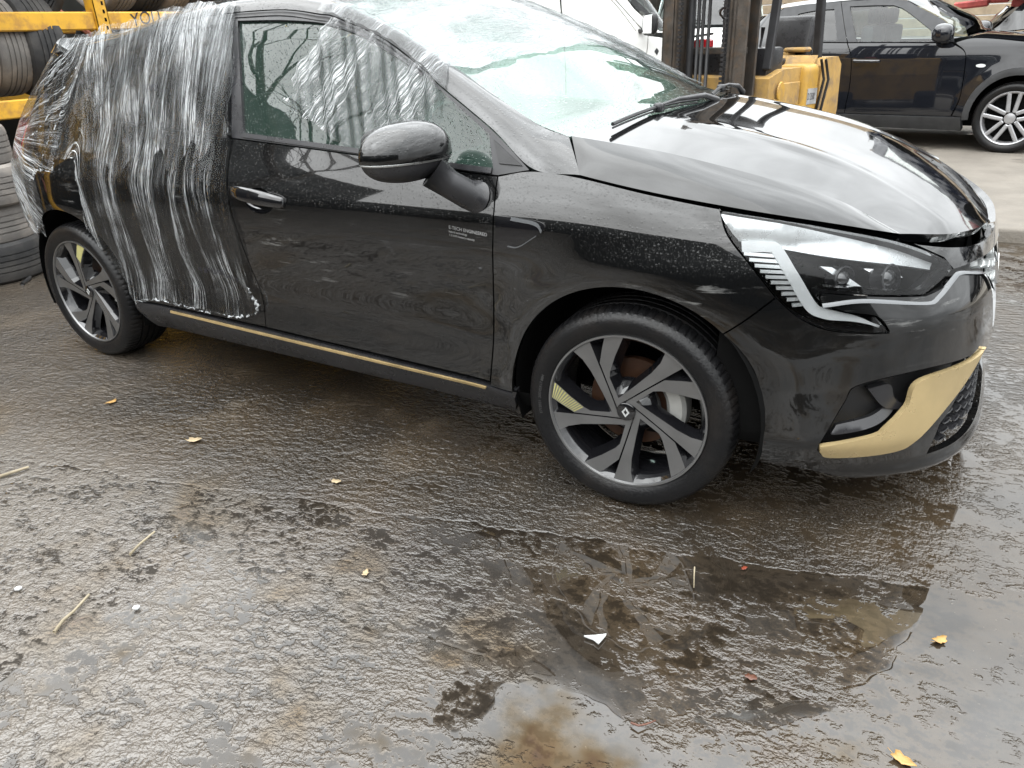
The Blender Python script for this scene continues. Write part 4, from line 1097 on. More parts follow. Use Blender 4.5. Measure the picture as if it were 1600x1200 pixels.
def ground_mat():
    t = NT('wet_asphalt'); c = t.geo(); xyz = t.sep(c)
    mp = t.n('Mapping'); t.l(c, mp.inputs[0]); mp.inputs['Rotation'].default_value = (0, 0, R(-28)); mp.inputs['Scale'].default_value = (.78, 1.20, 1)
    cs = mp.outputs[0]
    big = t.noise(c, 1.3, 4, .5); mid = t.noise(cs, 9, 3, .5, .3); sm = t.noise(cs, 40, 3, .55, .35); fine = t.noise(c, 125, 2, .5, .2); grit = t.noise(c, 330, 2, .6)
    h = t.math('ADD', t.math('MULTIPLY', mid, .36), t.math('MULTIPLY', sm, .42))
    h = t.math('ADD', h, t.math('MULTIPLY', fine, .16))
    # a slab joint runs slantwise across the yard, the near side a little lower
    yy = t.math('SUBTRACT', xyz[1], t.math('MULTIPLY_ADD', xyz[0], .27, -1.08))
    yy = t.math('ADD', yy, t.math('MULTIPLY', t.math('SUBTRACT', t.noise(c, 7, 4), .5), .09))
    step = t.rng(yy, -.006, .006)
    crack = t.math('MULTIPLY', t.rng(t.math('ABSOLUTE', yy), .0, .010, 1, 0), t.rng(t.noise(c, 3, 2), .38, .55))
    h = t.math('ADD', h, t.math('MULTIPLY', step, .09)); h = t.math('SUBTRACT', h, t.math('MULTIPLY', crack, .07))
    # standing water fills everything below its level; it lies deeper towards the front right
    lv = t.math('ADD', t.rng(big, .34, .64, .395, .505), t.rng(xyz[0], -1.6, .3, -.06, .04))
    pud = t.math('MULTIPLY', t.rng(xyz[0], .45, .75), t.rng(xyz[1], -1.0, -1.3))
    lv = t.math('ADD', lv, t.math('MULTIPLY', pud, .035))
    film = t.math('MULTIPLY', t.rng(xyz[1], -1.55, -1.05), t.rng(xyz[0], -2.4, -1.2, .2, 1))
    lv = t.math('ADD', lv, t.math('MULTIPLY', film, .035))
    dry = t.rng(t.math('SUBTRACT', h, lv), .0, .05)
    hw = t.math('SMOOTH_MAX', h, lv, .02)
    hh = t.math('ADD', hw, t.math('MULTIPLY', t.math('MULTIPLY', grit, dry), .012))
    nrm = t.bump(hh, .027, 1.0)
    warm = t.rng(t.noise(c, 1.7, 5, .6), .35, .65)
    dk = t.mix(warm, (.020, .016, .012, 1), (.040, .029, .018, 1))
    near = t.math('MAXIMUM', t.math('MULTIPLY', t.rng(xyz[0], .3, -.8), t.rng(xyz[1], -1.15, -1.75)), t.rng(xyz[0], -1.6, -2.6, 0, .35))
    dk = t.mix(t.math('MULTIPLY', near, .85), dk, (.125, .112, .098, 1))
    st = t.rng(t.noise(c, 240, 3, .7), .58, .70, 0, .7)
    col = t.mix(t.math('MULTIPLY', st, dry), dk, (.15, .137, .118, 1))
    sand = t.math('MULTIPLY', t.rng(t.noise(c, 3.3, 6, .65), .54, .72), t.rng(xyz[0], .0, -1.2, 0, .45))
    col = t.mix(t.math('MULTIPLY', sand, dry), col, (.11, .088, .064, 1))
    col = t.mix(t.math('MULTIPLY', t.rng(t.noise(c, 60, 3, .7), .66, .74), .5), col, (.13, .115, .09, 1))
    col = t.mix(t.rng(h, .47, .40, 0, .75), col, (.010, .008, .006, 1))
    rough = t.rng(dry, 0, 1, .015, .055)
    rough = t.math('ADD', rough, t.math('MULTIPLY', grit, t.math('MULTIPLY', dry, .07)))
    b = t.n('BsdfPrincipled'); t.l(col, b.inputs['Base Color']); t.l(rough, b.inputs['Roughness']); t.l(nrm, b.inputs['Normal'])
    b.inputs['Specular IOR Level'].default_value = .85
    # thin oil sheen here and there on the water
    oil = t.math('MULTIPLY', t.rng(t.noise(c, 2.2, 4, .6), .46, .70), t.rng(xyz[1], -1.2, -1.55))
    t.l(t.math('MULTIPLY', oil, t.rng(t.noise(c, 5, 4), .3, .7, 40, 150, False)), b.inputs['Thin Film Thickness']); b.inputs['Thin Film IOR'].default_value = 1.42
    return t.done(b.outputs[0])
ground_mat()
# one sheet to the horizon, finer near the car
xs = np.r_[np.linspace(-200, -8, 12), np.linspace(-7.5, 5, 51), np.linspace(6, 200, 12)]; ys = np.r_[np.linspace(-200, -7, 12), np.linspace(-6.5, 6, 51), np.linspace(7, 200, 12)]
V = [(x, y, 0) for x in xs for y in ys]
g = mk('ground', V, grid(len(xs), len(ys)), 'wet_asphalt'); g['kind'] = 'structure'
def make_flank(W, XF, XR, S0, S1, SK, nf=3.0, nr=3.4, axles=(), flare=.0, rad=.37, axle_z=.33):
    """side surface of a vehicle: same coordinates (s along the plan outline, z up), offset o outwards; side -1 right, +1 left"""
    w_, f_, r_ = (_pchip(*zip(*T)) for T in (W, XF, XR)); SF, SR = S0 + SK * np.pi / 2, S1 - SK * np.pi / 2
    def base(s, z):
        w = w_(z); sf = np.minimum(s, 2 * SF - s); sf = np.maximum(sf, 2 * SR - sf)
        for cx in axles:
            r = np.sqrt((sf - cx) ** 2 + (z - axle_z) ** 2); w = w + flare * np.exp(-((r - rad) / .09) ** 2)
        x = s + 0 * z; y = w + 0 * s
        for f, a, th, n, q, d in ((s > S0, f_(z) - S0, np.pi / 2 - (s - S0) / SK, nf, S0, 1), (s < S1, S1 - r_(z), np.pi / 2 - (S1 - s) / SK, nr, S1, -1)):
            th = np.clip(th, -np.pi / 2, np.pi / 2); r = 1 / (((np.abs(np.cos(th)) / a) ** n + (np.abs(np.sin(th)) / w) ** n) ** (1 / n))
            x = np.where(f, q + d * r * np.cos(th), x); y = np.where(f, r * np.sin(th), y)
        return np.stack([x, -y, z + 0 * s], -1)
    def fn(s, z, o=0.0, side=-1):
        s, z = np.broadcast_arrays(np.asarray(s, float), np.asarray(z, float)); P = base(s, z)
        if np.any(o):
            e = 1e-4; n = np.cross(base(s + e, z) - base(s - e, z), base(s, z + e) - base(s, z - e)); n /= np.maximum(np.linalg.norm(n, axis=-1, keepdims=True), 1e-12)
            oo = np.asarray(o, float); P = P + n * (oo[..., None] if oo.ndim else oo)
        return P if side < 0 else P * np.array([1, -1, 1.0])
    fn.SF, fn.SR = float(SF), float(SR)
    return fn
# compact crossover parked behind
SUV = make_flank([(.15,.80),(.28,.86),(.36,.875),(.6,.882),(.85,.885),(.95,.872),(1.03,.845),(1.06,.83),(1.2,.765),(1.35,.69),(1.46,.63),(1.54,.52),(1.6,.4)],
    [(.15,.74),(.3,.80),(.6,.83),(.8,.80),(.92,.74),(1.0,.66),(1.6,.3)], [(.15,-3.2),(.4,-3.28),(.8,-3.27),(1.0,-3.2),(1.2,-3.05),(1.5,-2.75),(1.6,-2.6)], -.15, -2.3, .86, 2.8, 3.2, (0.0, -2.53), .022, .40)

# ================================================================== concrete apron
def concrete_mat():
    t = NT('concrete'); c = t.geo()
    col = t.mix(t.rng(t.noise(c, 2.5, 7, .6), .3, .7), (.125, .112, .095, 1), (.17, .153, .13, 1))
    col = t.mix(t.rng(t.noise(t.co('Object', scale=(1, 6, 1)), 9, 6, .7), .5, .7, 0, .35), col, (.14, .12, .095, 1))
    wet = t.rng(t.noise(c, .75, 5, .6), .52, .60)
    col = t.mix(wet, col, (.05, .042, .034, 1))
    r = t.rng(wet, 0, 1, .75, .16)
    return t.done(t.bsdf(col, r, 0, .4, normal=t.bump(t.noise(c, 45, 6, .65), .006)))
concrete_mat()
Mx = Matrix.Translation((.909, 2.897, 0)) @ Matrix.Rotation(R(6.8), 4, 'Z')
b = MB(); b.box((-4.0, 0, -.2), (16, 22, .03), Mx, .02, 2); o = b.build('concrete_apron', 'concrete', None, auto=40); tag(o, kind='structure')
b = MB(); b.box((-4.0, -.14, -.2), (16, -.003, .085), Mx, .025, 3); o = b.build('kerb', 'concrete', None, auto=40); tag(o, kind='structure')

# ================================================================== parked vehicles
paint('paint_suv', .0, .0, (.008, .009, .012))
simple('white_paint', (.74, .74, .72), .25, coat=.6, var=.04, vscale=2, dirt=(.55, .53, .48), dirt_amt=.25)
simple('cladding', (.03, .031, .033), .5)
simple('alloy_dull', (.36, .36, .37), .35, metal=.6, var=.12)
simple('alloy_silver', (.55, .55, .56), .3, metal=.7, var=.08)
simple('suv_frame', (.012, .013, .015), .4)
glass('glass_clear', (.62, .68, .66), 1.0)
glass('glass_pale', (.70, .80, .78), .8)
def skin(name, fn, edge, mat, parent, crown, bow, rows=13, n=24):
    """surface across the car between two mirrored edges"""
    E_ = np.array(catmull([(*fn(a, c), i) for i, (a, c) in enumerate(edge)], 8)); m = len(E_); k = np.linspace(0, 1, m)
    V = []
    for i in range(m):
        cr, bw = np.interp(k[i], np.linspace(0, 1, len(crown)), crown), np.interp(k[i], np.linspace(0, 1, len(bow)), bow)
        for v in np.linspace(-1, 1, rows): V.append((E_[i][0] + bw * (1 - v * v), -E_[i][1] * v, E_[i][2] + cr * (1 - v * v)))
    return mk(name, V, flipz(grid(m, rows), [np.array(q) for q in V]), mat, parent)
OT_V, OT_F = tyre_mesh(96, 48)
BG_TYRE = {m: mdata('tyre', OT_V, OT_F, m, auto=28) for m in ('tyre_old_grey', 'tyre_old_dark', 'tyre_old_brown', 'tyre_rubber')}
def bg_wheel(parent, loc, rotz, scale=1.08, style='split', hubmat='alloy_silver', a0=0.0):
    w = empty('wheel', loc, rotz, parent); w.scale = (scale, 1, scale)
    obj_of('tyre', BG_TYRE['tyre_rubber'], w)
    b = MB(); b.lathe([(.232, .004), (.226, -.002), (.216, .004), (.208, .03), (.20, .16)], 40); b.build('rim', hubmat, w, auto=40)
    b = MB(); b.lathe([(.001, .06), (.14, .06), (.2, .07)], 32); b.build('wheel_back', 'void', w)
    b = MB()
    if style == 'split':
        for k in range(5):
            for d in (-1, 1):
                Mx = Matrix.Rotation(-(a0 + 2 * math.pi * k / 5), 4, 'Y') @ Matrix.Translation((0, 0, 0)) @ Matrix.Rotation(d * -.11, 4, 'Y')
                b.box((.05, .002, d * .02 - .017), (.222, .03, d * .02 + .017), Mx, .007)
        b.lathe([(.001, .004), (.022, .004), (.045, .010), (.05, .03)], 24); b.build('rim_spokes', hubmat, w, auto=30)
    else:
        b.lathe([(.001, .0), (.05, .0), (.08, .015), (.15, .02), (.19, .008), (.205, .02)], 32); b.build('hub_cap', hubmat, w, auto=30)
    return w
SUV_O = empty('crossover_car', (.981, 7.112, .03), R(-8)); SUV_O.scale.x = .93
tag(SUV_O, 'black crossover with silver split-spoke wheels parked on the concrete behind the forklift', 'car')
def two(name, loop, fn, mat, parent, holes=(), **kw):
    out = []
    for sd in (-1, 1):
        out.append(patch(name, [loop, *holes], lambda u, v, o=0.0: fn(u, v, o, sd), mat, parent, flip=sd > 0, **kw))
    return out
suv_frontdoor = loop_of([(-1.71, 1.008), (-1.2, .998), (-.66, .985)], [(-.66, .985), (-.527, .908), (-.497, .795), (-.485, .505), (-.538, .32)], [(-.538, .32), (-1.63, .32)], [(-1.63, .32), (-1.627, .408), (-1.612, .604), (-1.636, .858), (-1.71, 1.008)])
two('front_door', suv_frontdoor, SUV, 'paint_suv', SUV_O, h=.06, thick=.02, gap=.004)
g1 = loop_of([(-1.785, 1.346), (-1.55, 1.345), (-1.331, 1.336)], [(-1.331, 1.336), (-1.195, 1.284), (-.897, 1.101)], [(-.897, 1.101), (-.859, 1.003)], [(-.859, 1.003), (-1.609, 1.020)], [(-1.609, 1.020), (-1.785, 1.346)])
fr = loop_of([(-1.708, 1.012), (-1.2, 1.002), (-.64, .99)], [(-.64, .99), (-.68, 1.078), (-.789, 1.182), (-1.083, 1.319), (-1.221, 1.383)], [(-1.221, 1.383), (-1.5, 1.402), (-1.905, 1.402)], [(-1.905, 1.402), (-1.762, 1.107), (-1.708, 1.012)])
two('window_frame', fr, SUV, 'suv_frame', SUV_O, [g1], h=.06, thick=.02, gap=.003)
two('window_glass', g1, SUV, 'glass_pale', SUV_O, h=.08, thick=0, off=-.012, gap=-.004)
two('rear_door', loop_of([(-1.712, 1.008), (-2.1, 1.02), (-2.42, 1.04)], [(-2.42, 1.04), (-2.36, .8), (-2.2, .55), (-2.14, .32)], [(-2.14, .32), (-1.63, .32)], [(-1.63, .32), (-1.627, .408), (-1.612, .604), (-1.636, .858), (-1.712, 1.008)]), SUV, 'paint_suv', SUV_O, h=.08, thick=.02, gap=.004)
g2 = loop_of([(-2.36, 1.30), (-2.15, 1.325), (-1.956, 1.329)], [(-1.956, 1.329), (-1.833, 1.035)], [(-1.833, 1.035), (-2.36, 1.06)], [(-2.36, 1.06), (-2.36, 1.30)])
two('window_frame', loop_of([(-1.712, 1.012), (-2.1, 1.024), (-2.42, 1.045)], [(-2.42, 1.045), (-2.62, 1.10), (-2.66, 1.3), (-2.6, 1.37)], [(-2.6, 1.37), (-2.3, 1.395), (-1.905, 1.402)], [(-1.905, 1.402), (-1.762, 1.107), (-1.712, 1.012)]), SUV, 'suv_frame', SUV_O, [g2], h=.08, thick=.02, gap=.003)
two('window_glass', g2, SUV, 'glass_dark', SUV_O, h=.1, thick=0, off=-.012, gap=-.004)
def arc2(cx, cz, r, a0, a1, n=18): return [(cx + r * math.cos(R(a)), cz + r * math.sin(R(a))) for a in np.linspace(a0, a1, n)]
two('front_wing', loop_of([(-.64, .988), (-.447, 1.025), (-.03, .985), (.3, .93), (.45, .88)], [(.45, .88), (.52, .70), (.36, .62)], arc2(0, .33, .43, 42, 182), [(-.43, .315), (-.53, .325)], [(-.53, .325), (-.485, .505), (-.497, .795), (-.527, .908), (-.64, .988)]), SUV, 'paint_suv', SUV_O, h=.06, thick=.02, gap=.004)
for cx in (0, -2.53): two('arch_cladding', arc2(cx, .33, .432, -5, 185, 24) + arc2(cx, .33, .372, 185, -5, 24), SUV, 'cladding', SUV_O, h=.05, thick=.03, off=.008, gap=0)
two('rear_quarter', loop_of([(-2.42, 1.045), (-2.62, 1.10), (-2.66, 1.3), (-2.6, 1.37)], [(-2.6, 1.37), (-2.85, 1.3), (-3.1, 1.0), (-3.15, .7), (-3.1, .5)], [(-3.1, .5), (-2.96, .36)], arc2(-2.53, .33, .43, 3, 178)[::-1], [(-2.1, .35), (-2.2, .55), (-2.36, .8), (-2.42, 1.045)]), SUV, 'paint_suv', SUV_O, h=.08, thick=.02, gap=.004)
two('sill_cladding', [(-.44, .315), (-2.10, .315), (-2.12, .2), (-.42, .19)], SUV, 'cladding', SUV_O, h=.08, thick=.05, off=.012, gap=0)
SFJ = SUV.SF
def mirj(P): return P + [(2 * SFJ - a, c) for a, c in P[::-1] if abs(a - SFJ) > 1e-6]
patch('front_bumper', mirj([(SFJ, .70), (.52, .70), (.36, .62)] + arc2(0, .33, .43, 42, 0, 8) + [(.47, .2), (SFJ, .2)]), SUV, 'cladding', SUV_O, h=.08, thick=.02, gap=.003)
patch('grille', mirj([(SFJ, .88), (.62, .87), (.53, .72), (SFJ, .70)]), SUV, 'plastic_black', SUV_O, h=.08, thick=.02, gap=.003)
skin('bonnet', SUV, [(.47, .885), (.3, .935), (-.03, .99), (-.447, 1.03), (-.56, 1.035)], 'paint_suv', SUV_O, (.02, .03, .03, .03), (.16, .10, .06, .06))
skin('windscreen', SUV, [(-.58, 1.05), (-.68, 1.085), (-.789, 1.188), (-1.083, 1.325), (-1.225, 1.388)], 'glass_pale', SUV_O, (.03, .03, .03), (.07, .07, .07))
skin('roof', SUV, [(-1.225, 1.388), (-1.5, 1.406), (-1.905, 1.406), (-2.6, 1.374), (-2.75, 1.35)], 'paint_suv', SUV_O, (.03, .07, .07), (.07, 0, -.1))
patch('tailgate', [(2 * SUV.SR + 3.12, 1.3), (-3.12, 1.3), (-3.12, .3), (2 * SUV.SR + 3.12, .3)], SUV, 'paint_suv', SUV_O, h=.1, thick=0, gap=0)
for sd in (-1, 1):
    m_ = empty('door_mirror', parent=SUV_O)
    V, F = superell((0, 0, 0), .10, .11, .085, 0, 0, 20, 12, .75)
    mk('mirror_shell', [(-.74 + x, sd * (.96 + y * .9), 1.075 + z) for x, y, z in V], F, 'paint_suv', m_)
    b = MB(); b.box((-.76, sd * .82, .985), (-.68, sd * .95, 1.03), bev=.015); b.build('mirror_foot', 'plastic_black', m_)
    b = MB(); b.tube([SUV(-1.60, .835, .012, sd), SUV(-1.56, .835, .04, sd), SUV(-1.40, .832, .045, sd), SUV(-1.335, .83, .012, sd)], .016, 8); b.build('door_handle', 'gloss_black', SUV_O, True)
    b = MB(); b.add([SUV(-.352 + .045 * math.cos(t), .783 + .016 * math.sin(t), .006, sd) for t in np.linspace(0, 2 * math.pi, 14, endpoint=False)], [tuple(range(14))]); b.build('side_indicator', 'lamp_white', SUV_O)
b = MB(); b.box((-2.9, -.7, .22), (.6, .7, .34)); b.box((-2.5, -.62, .4), (-.4, .62, .8)); b.box((-.75, -.68, .75), (-.4, .68, 1.02), bev=.05); b.build('underside', 'void', SUV_O)
for x_ in (-1.35, -2.1):
    for y_ in (-.35, .35):
        b = MB(); b.box((x_ - .32, y_ - .24, .7), (x_ - .18, y_ + .24, 1.16), Matrix.Identity(4), .05, 2); b.box((x_ - .31, y_ - .12, 1.17), (x_ - .22, y_ + .12, 1.33), bev=.04, seg=2); b.build('car_seat', 'interior', SUV_O, auto=40)
for cx in (0.0, -2.53):
    for sd in (-1, 1):
        bg_wheel(SUV_O, (cx, sd * .872, .315), 0 if sd < 0 else math.pi, 1.055, hubmat='alloy_dull', a0=R(18)).scale.x = 1.055 / .93
        b = MB(); b.lathe([(.425, .0), (.425, .3), (.02, .3)], 30, Matrix.Translation((cx, -.84, .33)) if sd < 0 else Matrix.Translation((cx, .54, .33)), a0=R(-10), a1=R(190)); b.build('wheel_housing', 'void', SUV_O)

# ---- vans
VAN = make_flank([(.18, .86), (.35, .94), (.8, .965), (1.05, .955), (1.2, .925), (1.5, .865), (1.8, .80), (1.92, .74), (2.0, .6)],
                 [(.18, .80), (.4, .90), (.7, .92), (.9, .88), (1.05, .76), (1.2, .55), (1.5, .22), (1.85, -.2), (2.0, -.4)], [(.18, -3.75), (.4, -3.85), (1.2, -3.85), (1.8, -3.75), (2.0, -3.6)], -.35, -3.4, .9, 3.4, 6.0, (0, -3.0), .02, .42)
def van(loc, rotz, label, letter=None, pane='glass_pale'):
    V_ = empty('white_van', loc, rotz); tag(V_, label, 'van')
    SF = VAN.SF; mv = lambda P: P + [(2 * SF - a, c) for a, c in P[::-1] if abs(a - SF) > 1e-6]
    g = loop_of([(-.30, 1.20), (-1.22, 1.17)], [(-1.22, 1.17), (-1.25, 1.70)], [(-1.25, 1.70), (-.80, 1.70)], [(-.80, 1.70), (-.55, 1.48), (-.30, 1.20)])
    fd = loop_of([(-.13, 1.14), (-.30, 1.30), (-.62, 1.60), (-.80, 1.78)], [(-.80, 1.78), (-1.36, 1.78)], [(-1.36, 1.78), (-1.38, 1.0), (-1.36, .36)], [(-1.36, .36), (-.52, .36)], [(-.52, .36), (-.46, .62), (-.20, .86), (-.13, 1.14)])
    for sd in (-1, 1):
        fn = lambda u, v, o=0.0: VAN(u, v, o, sd); kw = dict(flip=sd > 0, h=.09, thick=.02)
        d = patch('cab_door', [fd, g], fn, 'white_paint', V_, gap=.006, **kw)
        patch('window_glass', g, fn, pane, d, gap=-.004, flip=sd > 0, h=.1, thick=0, off=-.014)
        patch('cargo_side', loop_of([(-1.36, 1.80), (-3.9, 1.80)], [(-3.9, 1.80), (-3.9, .34)], [(-3.9, .34), (-3.42, .34)], arc2(-3.0, .33, .42, 2, 178)[::1], [(-3.42, .34), (-3.42, .34)]) if False else [(-1.38, 1.80), (-1.40, 1.0), (-1.38, .36)] + [(-2.56, .36)] + arc2(-3.0, .33, .43, 4, 176) + [(-3.44, .36), (-4.2, .36), (-4.2, 1.80)], fn, 'white_paint', V_, gap=.005, **kw)
        patch('cargo_recess', [tuple(q) for q in loop_of([(-1.6, 1.55), (-1.65, 1.62), (-2.9, 1.62), (-3.0, 1.55)], [(-3.0, 1.55), (-3.0, 1.1), (-2.9, 1.05)], [(-2.9, 1.05), (-1.7, 1.05), (-1.6, 1.12), (-1.6, 1.55)])], fn, 'white_paint', V_, gap=0, flip=sd > 0, h=.1, thick=.012, off=.008)
        patch('front_wing', loop_of([(-.13, 1.14), (.10, 1.10), (.35, 1.0)], [(.35, 1.0), (.30, .72), (.36, .60)], arc2(0, .33, .43, 40, 178), [(-.43, .36), (-.51, .36)], [(-.51, .36), (-.45, .62), (-.195, .86), (-.13, 1.14)]), fn, 'white_paint', V_, gap=.005, **kw)
        patch('head_lamp', loop_of([(.36, .99), (.55, .95), (.72, .86)], [(.72, .86), (.68, .74), (.5, .70)], [(.5, .70), (.33, .72), (.36, .99)]), fn, 'lamp_white', V_, gap=.006, flip=sd > 0, h=.06, thick=.03, off=.004)
        patch('arch_lining', arc2(0, .33, .43, -5, 185, 20) + arc2(0, .33, .38, 185, -5, 20), fn, 'plastic_black', V_, gap=0, flip=sd > 0, h=.08, thick=.05, off=-.01)
        mr = empty('door_mirror', parent=V_)
        V, F = superell((0, 0, 0), .075, .115, .13, 0, 0, 20, 14, .6)
        mk('mirror_shell', [(-.22 + max(x, -.03), sd * (1.09 + y), 1.27 + z) for x, y, z in V], F, 'plastic_black', mr)
        b = MB(); b.box((-.262, sd * 1.0, 1.165), (-.253, sd * 1.185, 1.375), bev=.004); b.build('mirror_glass', 'chrome', mr)
        b = MB(); b.box((-.27, sd * .90, 1.17), (-.2, sd * 1.02, 1.22), bev=.015); b.build('mirror_foot', 'plastic_black', mr)
        for px_, pz_ in ((.12, .93), (-.02, .95)):
            b = MB(); b.add([fn(px_ + a, pz_ + c, .004) for a, c in ((0, .04), (-.035, 0), (0, -.05), (.03, 0))], [(0, 1, 2, 3)]); b.build('wing_vent', 'cladding', V_)
        for cx in (0, -3.0):
            bg_wheel(V_, (cx, sd * .93, .33), 0 if sd < 0 else math.pi, 1.07, 'cap')
    patch('front_bumper', mv([(SF, .68), (.5, .68), (.36, .60)] + arc2(0, .33, .43, 40, 0, 8) + [(.45, .22), (SF, .22)]), VAN, 'plastic_satin', V_, h=.1, thick=.02, gap=.004)
    patch('grille', mv([(SF, .88), (.74, .86), (.69, .72), (SF, .70)]), VAN, 'plastic_black', V_, h=.1, thick=.02, gap=.004)
    bn = patch('bonnet', mv([(SF, 1.19), (.42, 1.17), (.12, 1.12), (.36, 1.01), (.56, .97), (.73, .89), (SF, .90)]), VAN, 'white_paint', V_, h=.06, thick=.02, gap=.004)
    patch('windscreen', mv([(SF, 1.80), (.25, 1.78), (-.52, 1.70), (-.28, 1.45), (.08, 1.19), (.42, 1.21), (SF, 1.23)]), VAN, 'glass_pale', V_, h=.08, thick=.01, gap=.004)
    patch('screen_pillar', mv([(SF, 1.92), (-.6, 1.90), (-.8, 1.79), (-.62, 1.61), (-.28, 1.29), (-.12, 1.15), (.42, 1.18), (SF, 1.20), (SF, 1.225), (.42, 1.205), (.06, 1.185), (-.3, 1.45), (-.54, 1.71), (.25, 1.79), (SF, 1.81)]) if False else [(-.8, 1.79), (-.62, 1.61), (-.28, 1.29), (-.12, 1.15), (.06, 1.185), (-.3, 1.45), (-.54, 1.71)], VAN, 'white_paint', V_, h=.08, thick=.01, gap=.002)
    skin('roof', VAN, [(.5, 1.82), (-.5, 1.86), (-.9, 1.88), (-3.9, 1.88), (-4.3, 1.86)] if False else [(-.55, 1.80), (-.9, 1.81), (-2.0, 1.81), (-4.2, 1.81)], 'white_paint', V_, (.05, .12, .12), (.55, .0, -.0))
    patch('rear_door', [(2 * VAN.SR + 4.2, 1.8), (-4.2, 1.8), (-4.2, .3), (2 * VAN.SR + 4.2, .3)], VAN, 'white_paint', V_, h=.2, thick=0, gap=0)
    b = MB(); b.box((-3.7, -.8, .25), (.6, .8, .4)); b.box((-1.5, -.8, .4), (-1.45, .8, 1.8)); b.box((-.45, -.8, .7), (.05, .8, 1.12), bev=.05); b.build('cab_interior', 'interior', V_)
    b = MB(); b.tube([VAN(SF - .75, 1.25, .03), VAN(SF - .35, 1.30, .035), VAN(SF - .05, 1.27, .03)], .014, 6); b.build('wiper', 'plastic_black', V_, True)
    if letter:
        for i, ch in enumerate(letter):
            VV, FF = text_mesh(ch, .16); mk('lettering', [VAN(SF - .22 + x * .9 + i * .17, .955 + y * .95, .006) for x, y, z in VV], FF, 'silver_trim', bn, False)
    return V_
_rz = R(60); van((-4.0, 7.9, .03), _rz, 'white panel van with blanked white side windows, behind the windscreen of the black hatchback', None, 'white_paint')
van((-3.73, 11.25, .03), R(-74), 'white van facing the camera with a letter on its bonnet, behind the forklift mast', 'E')

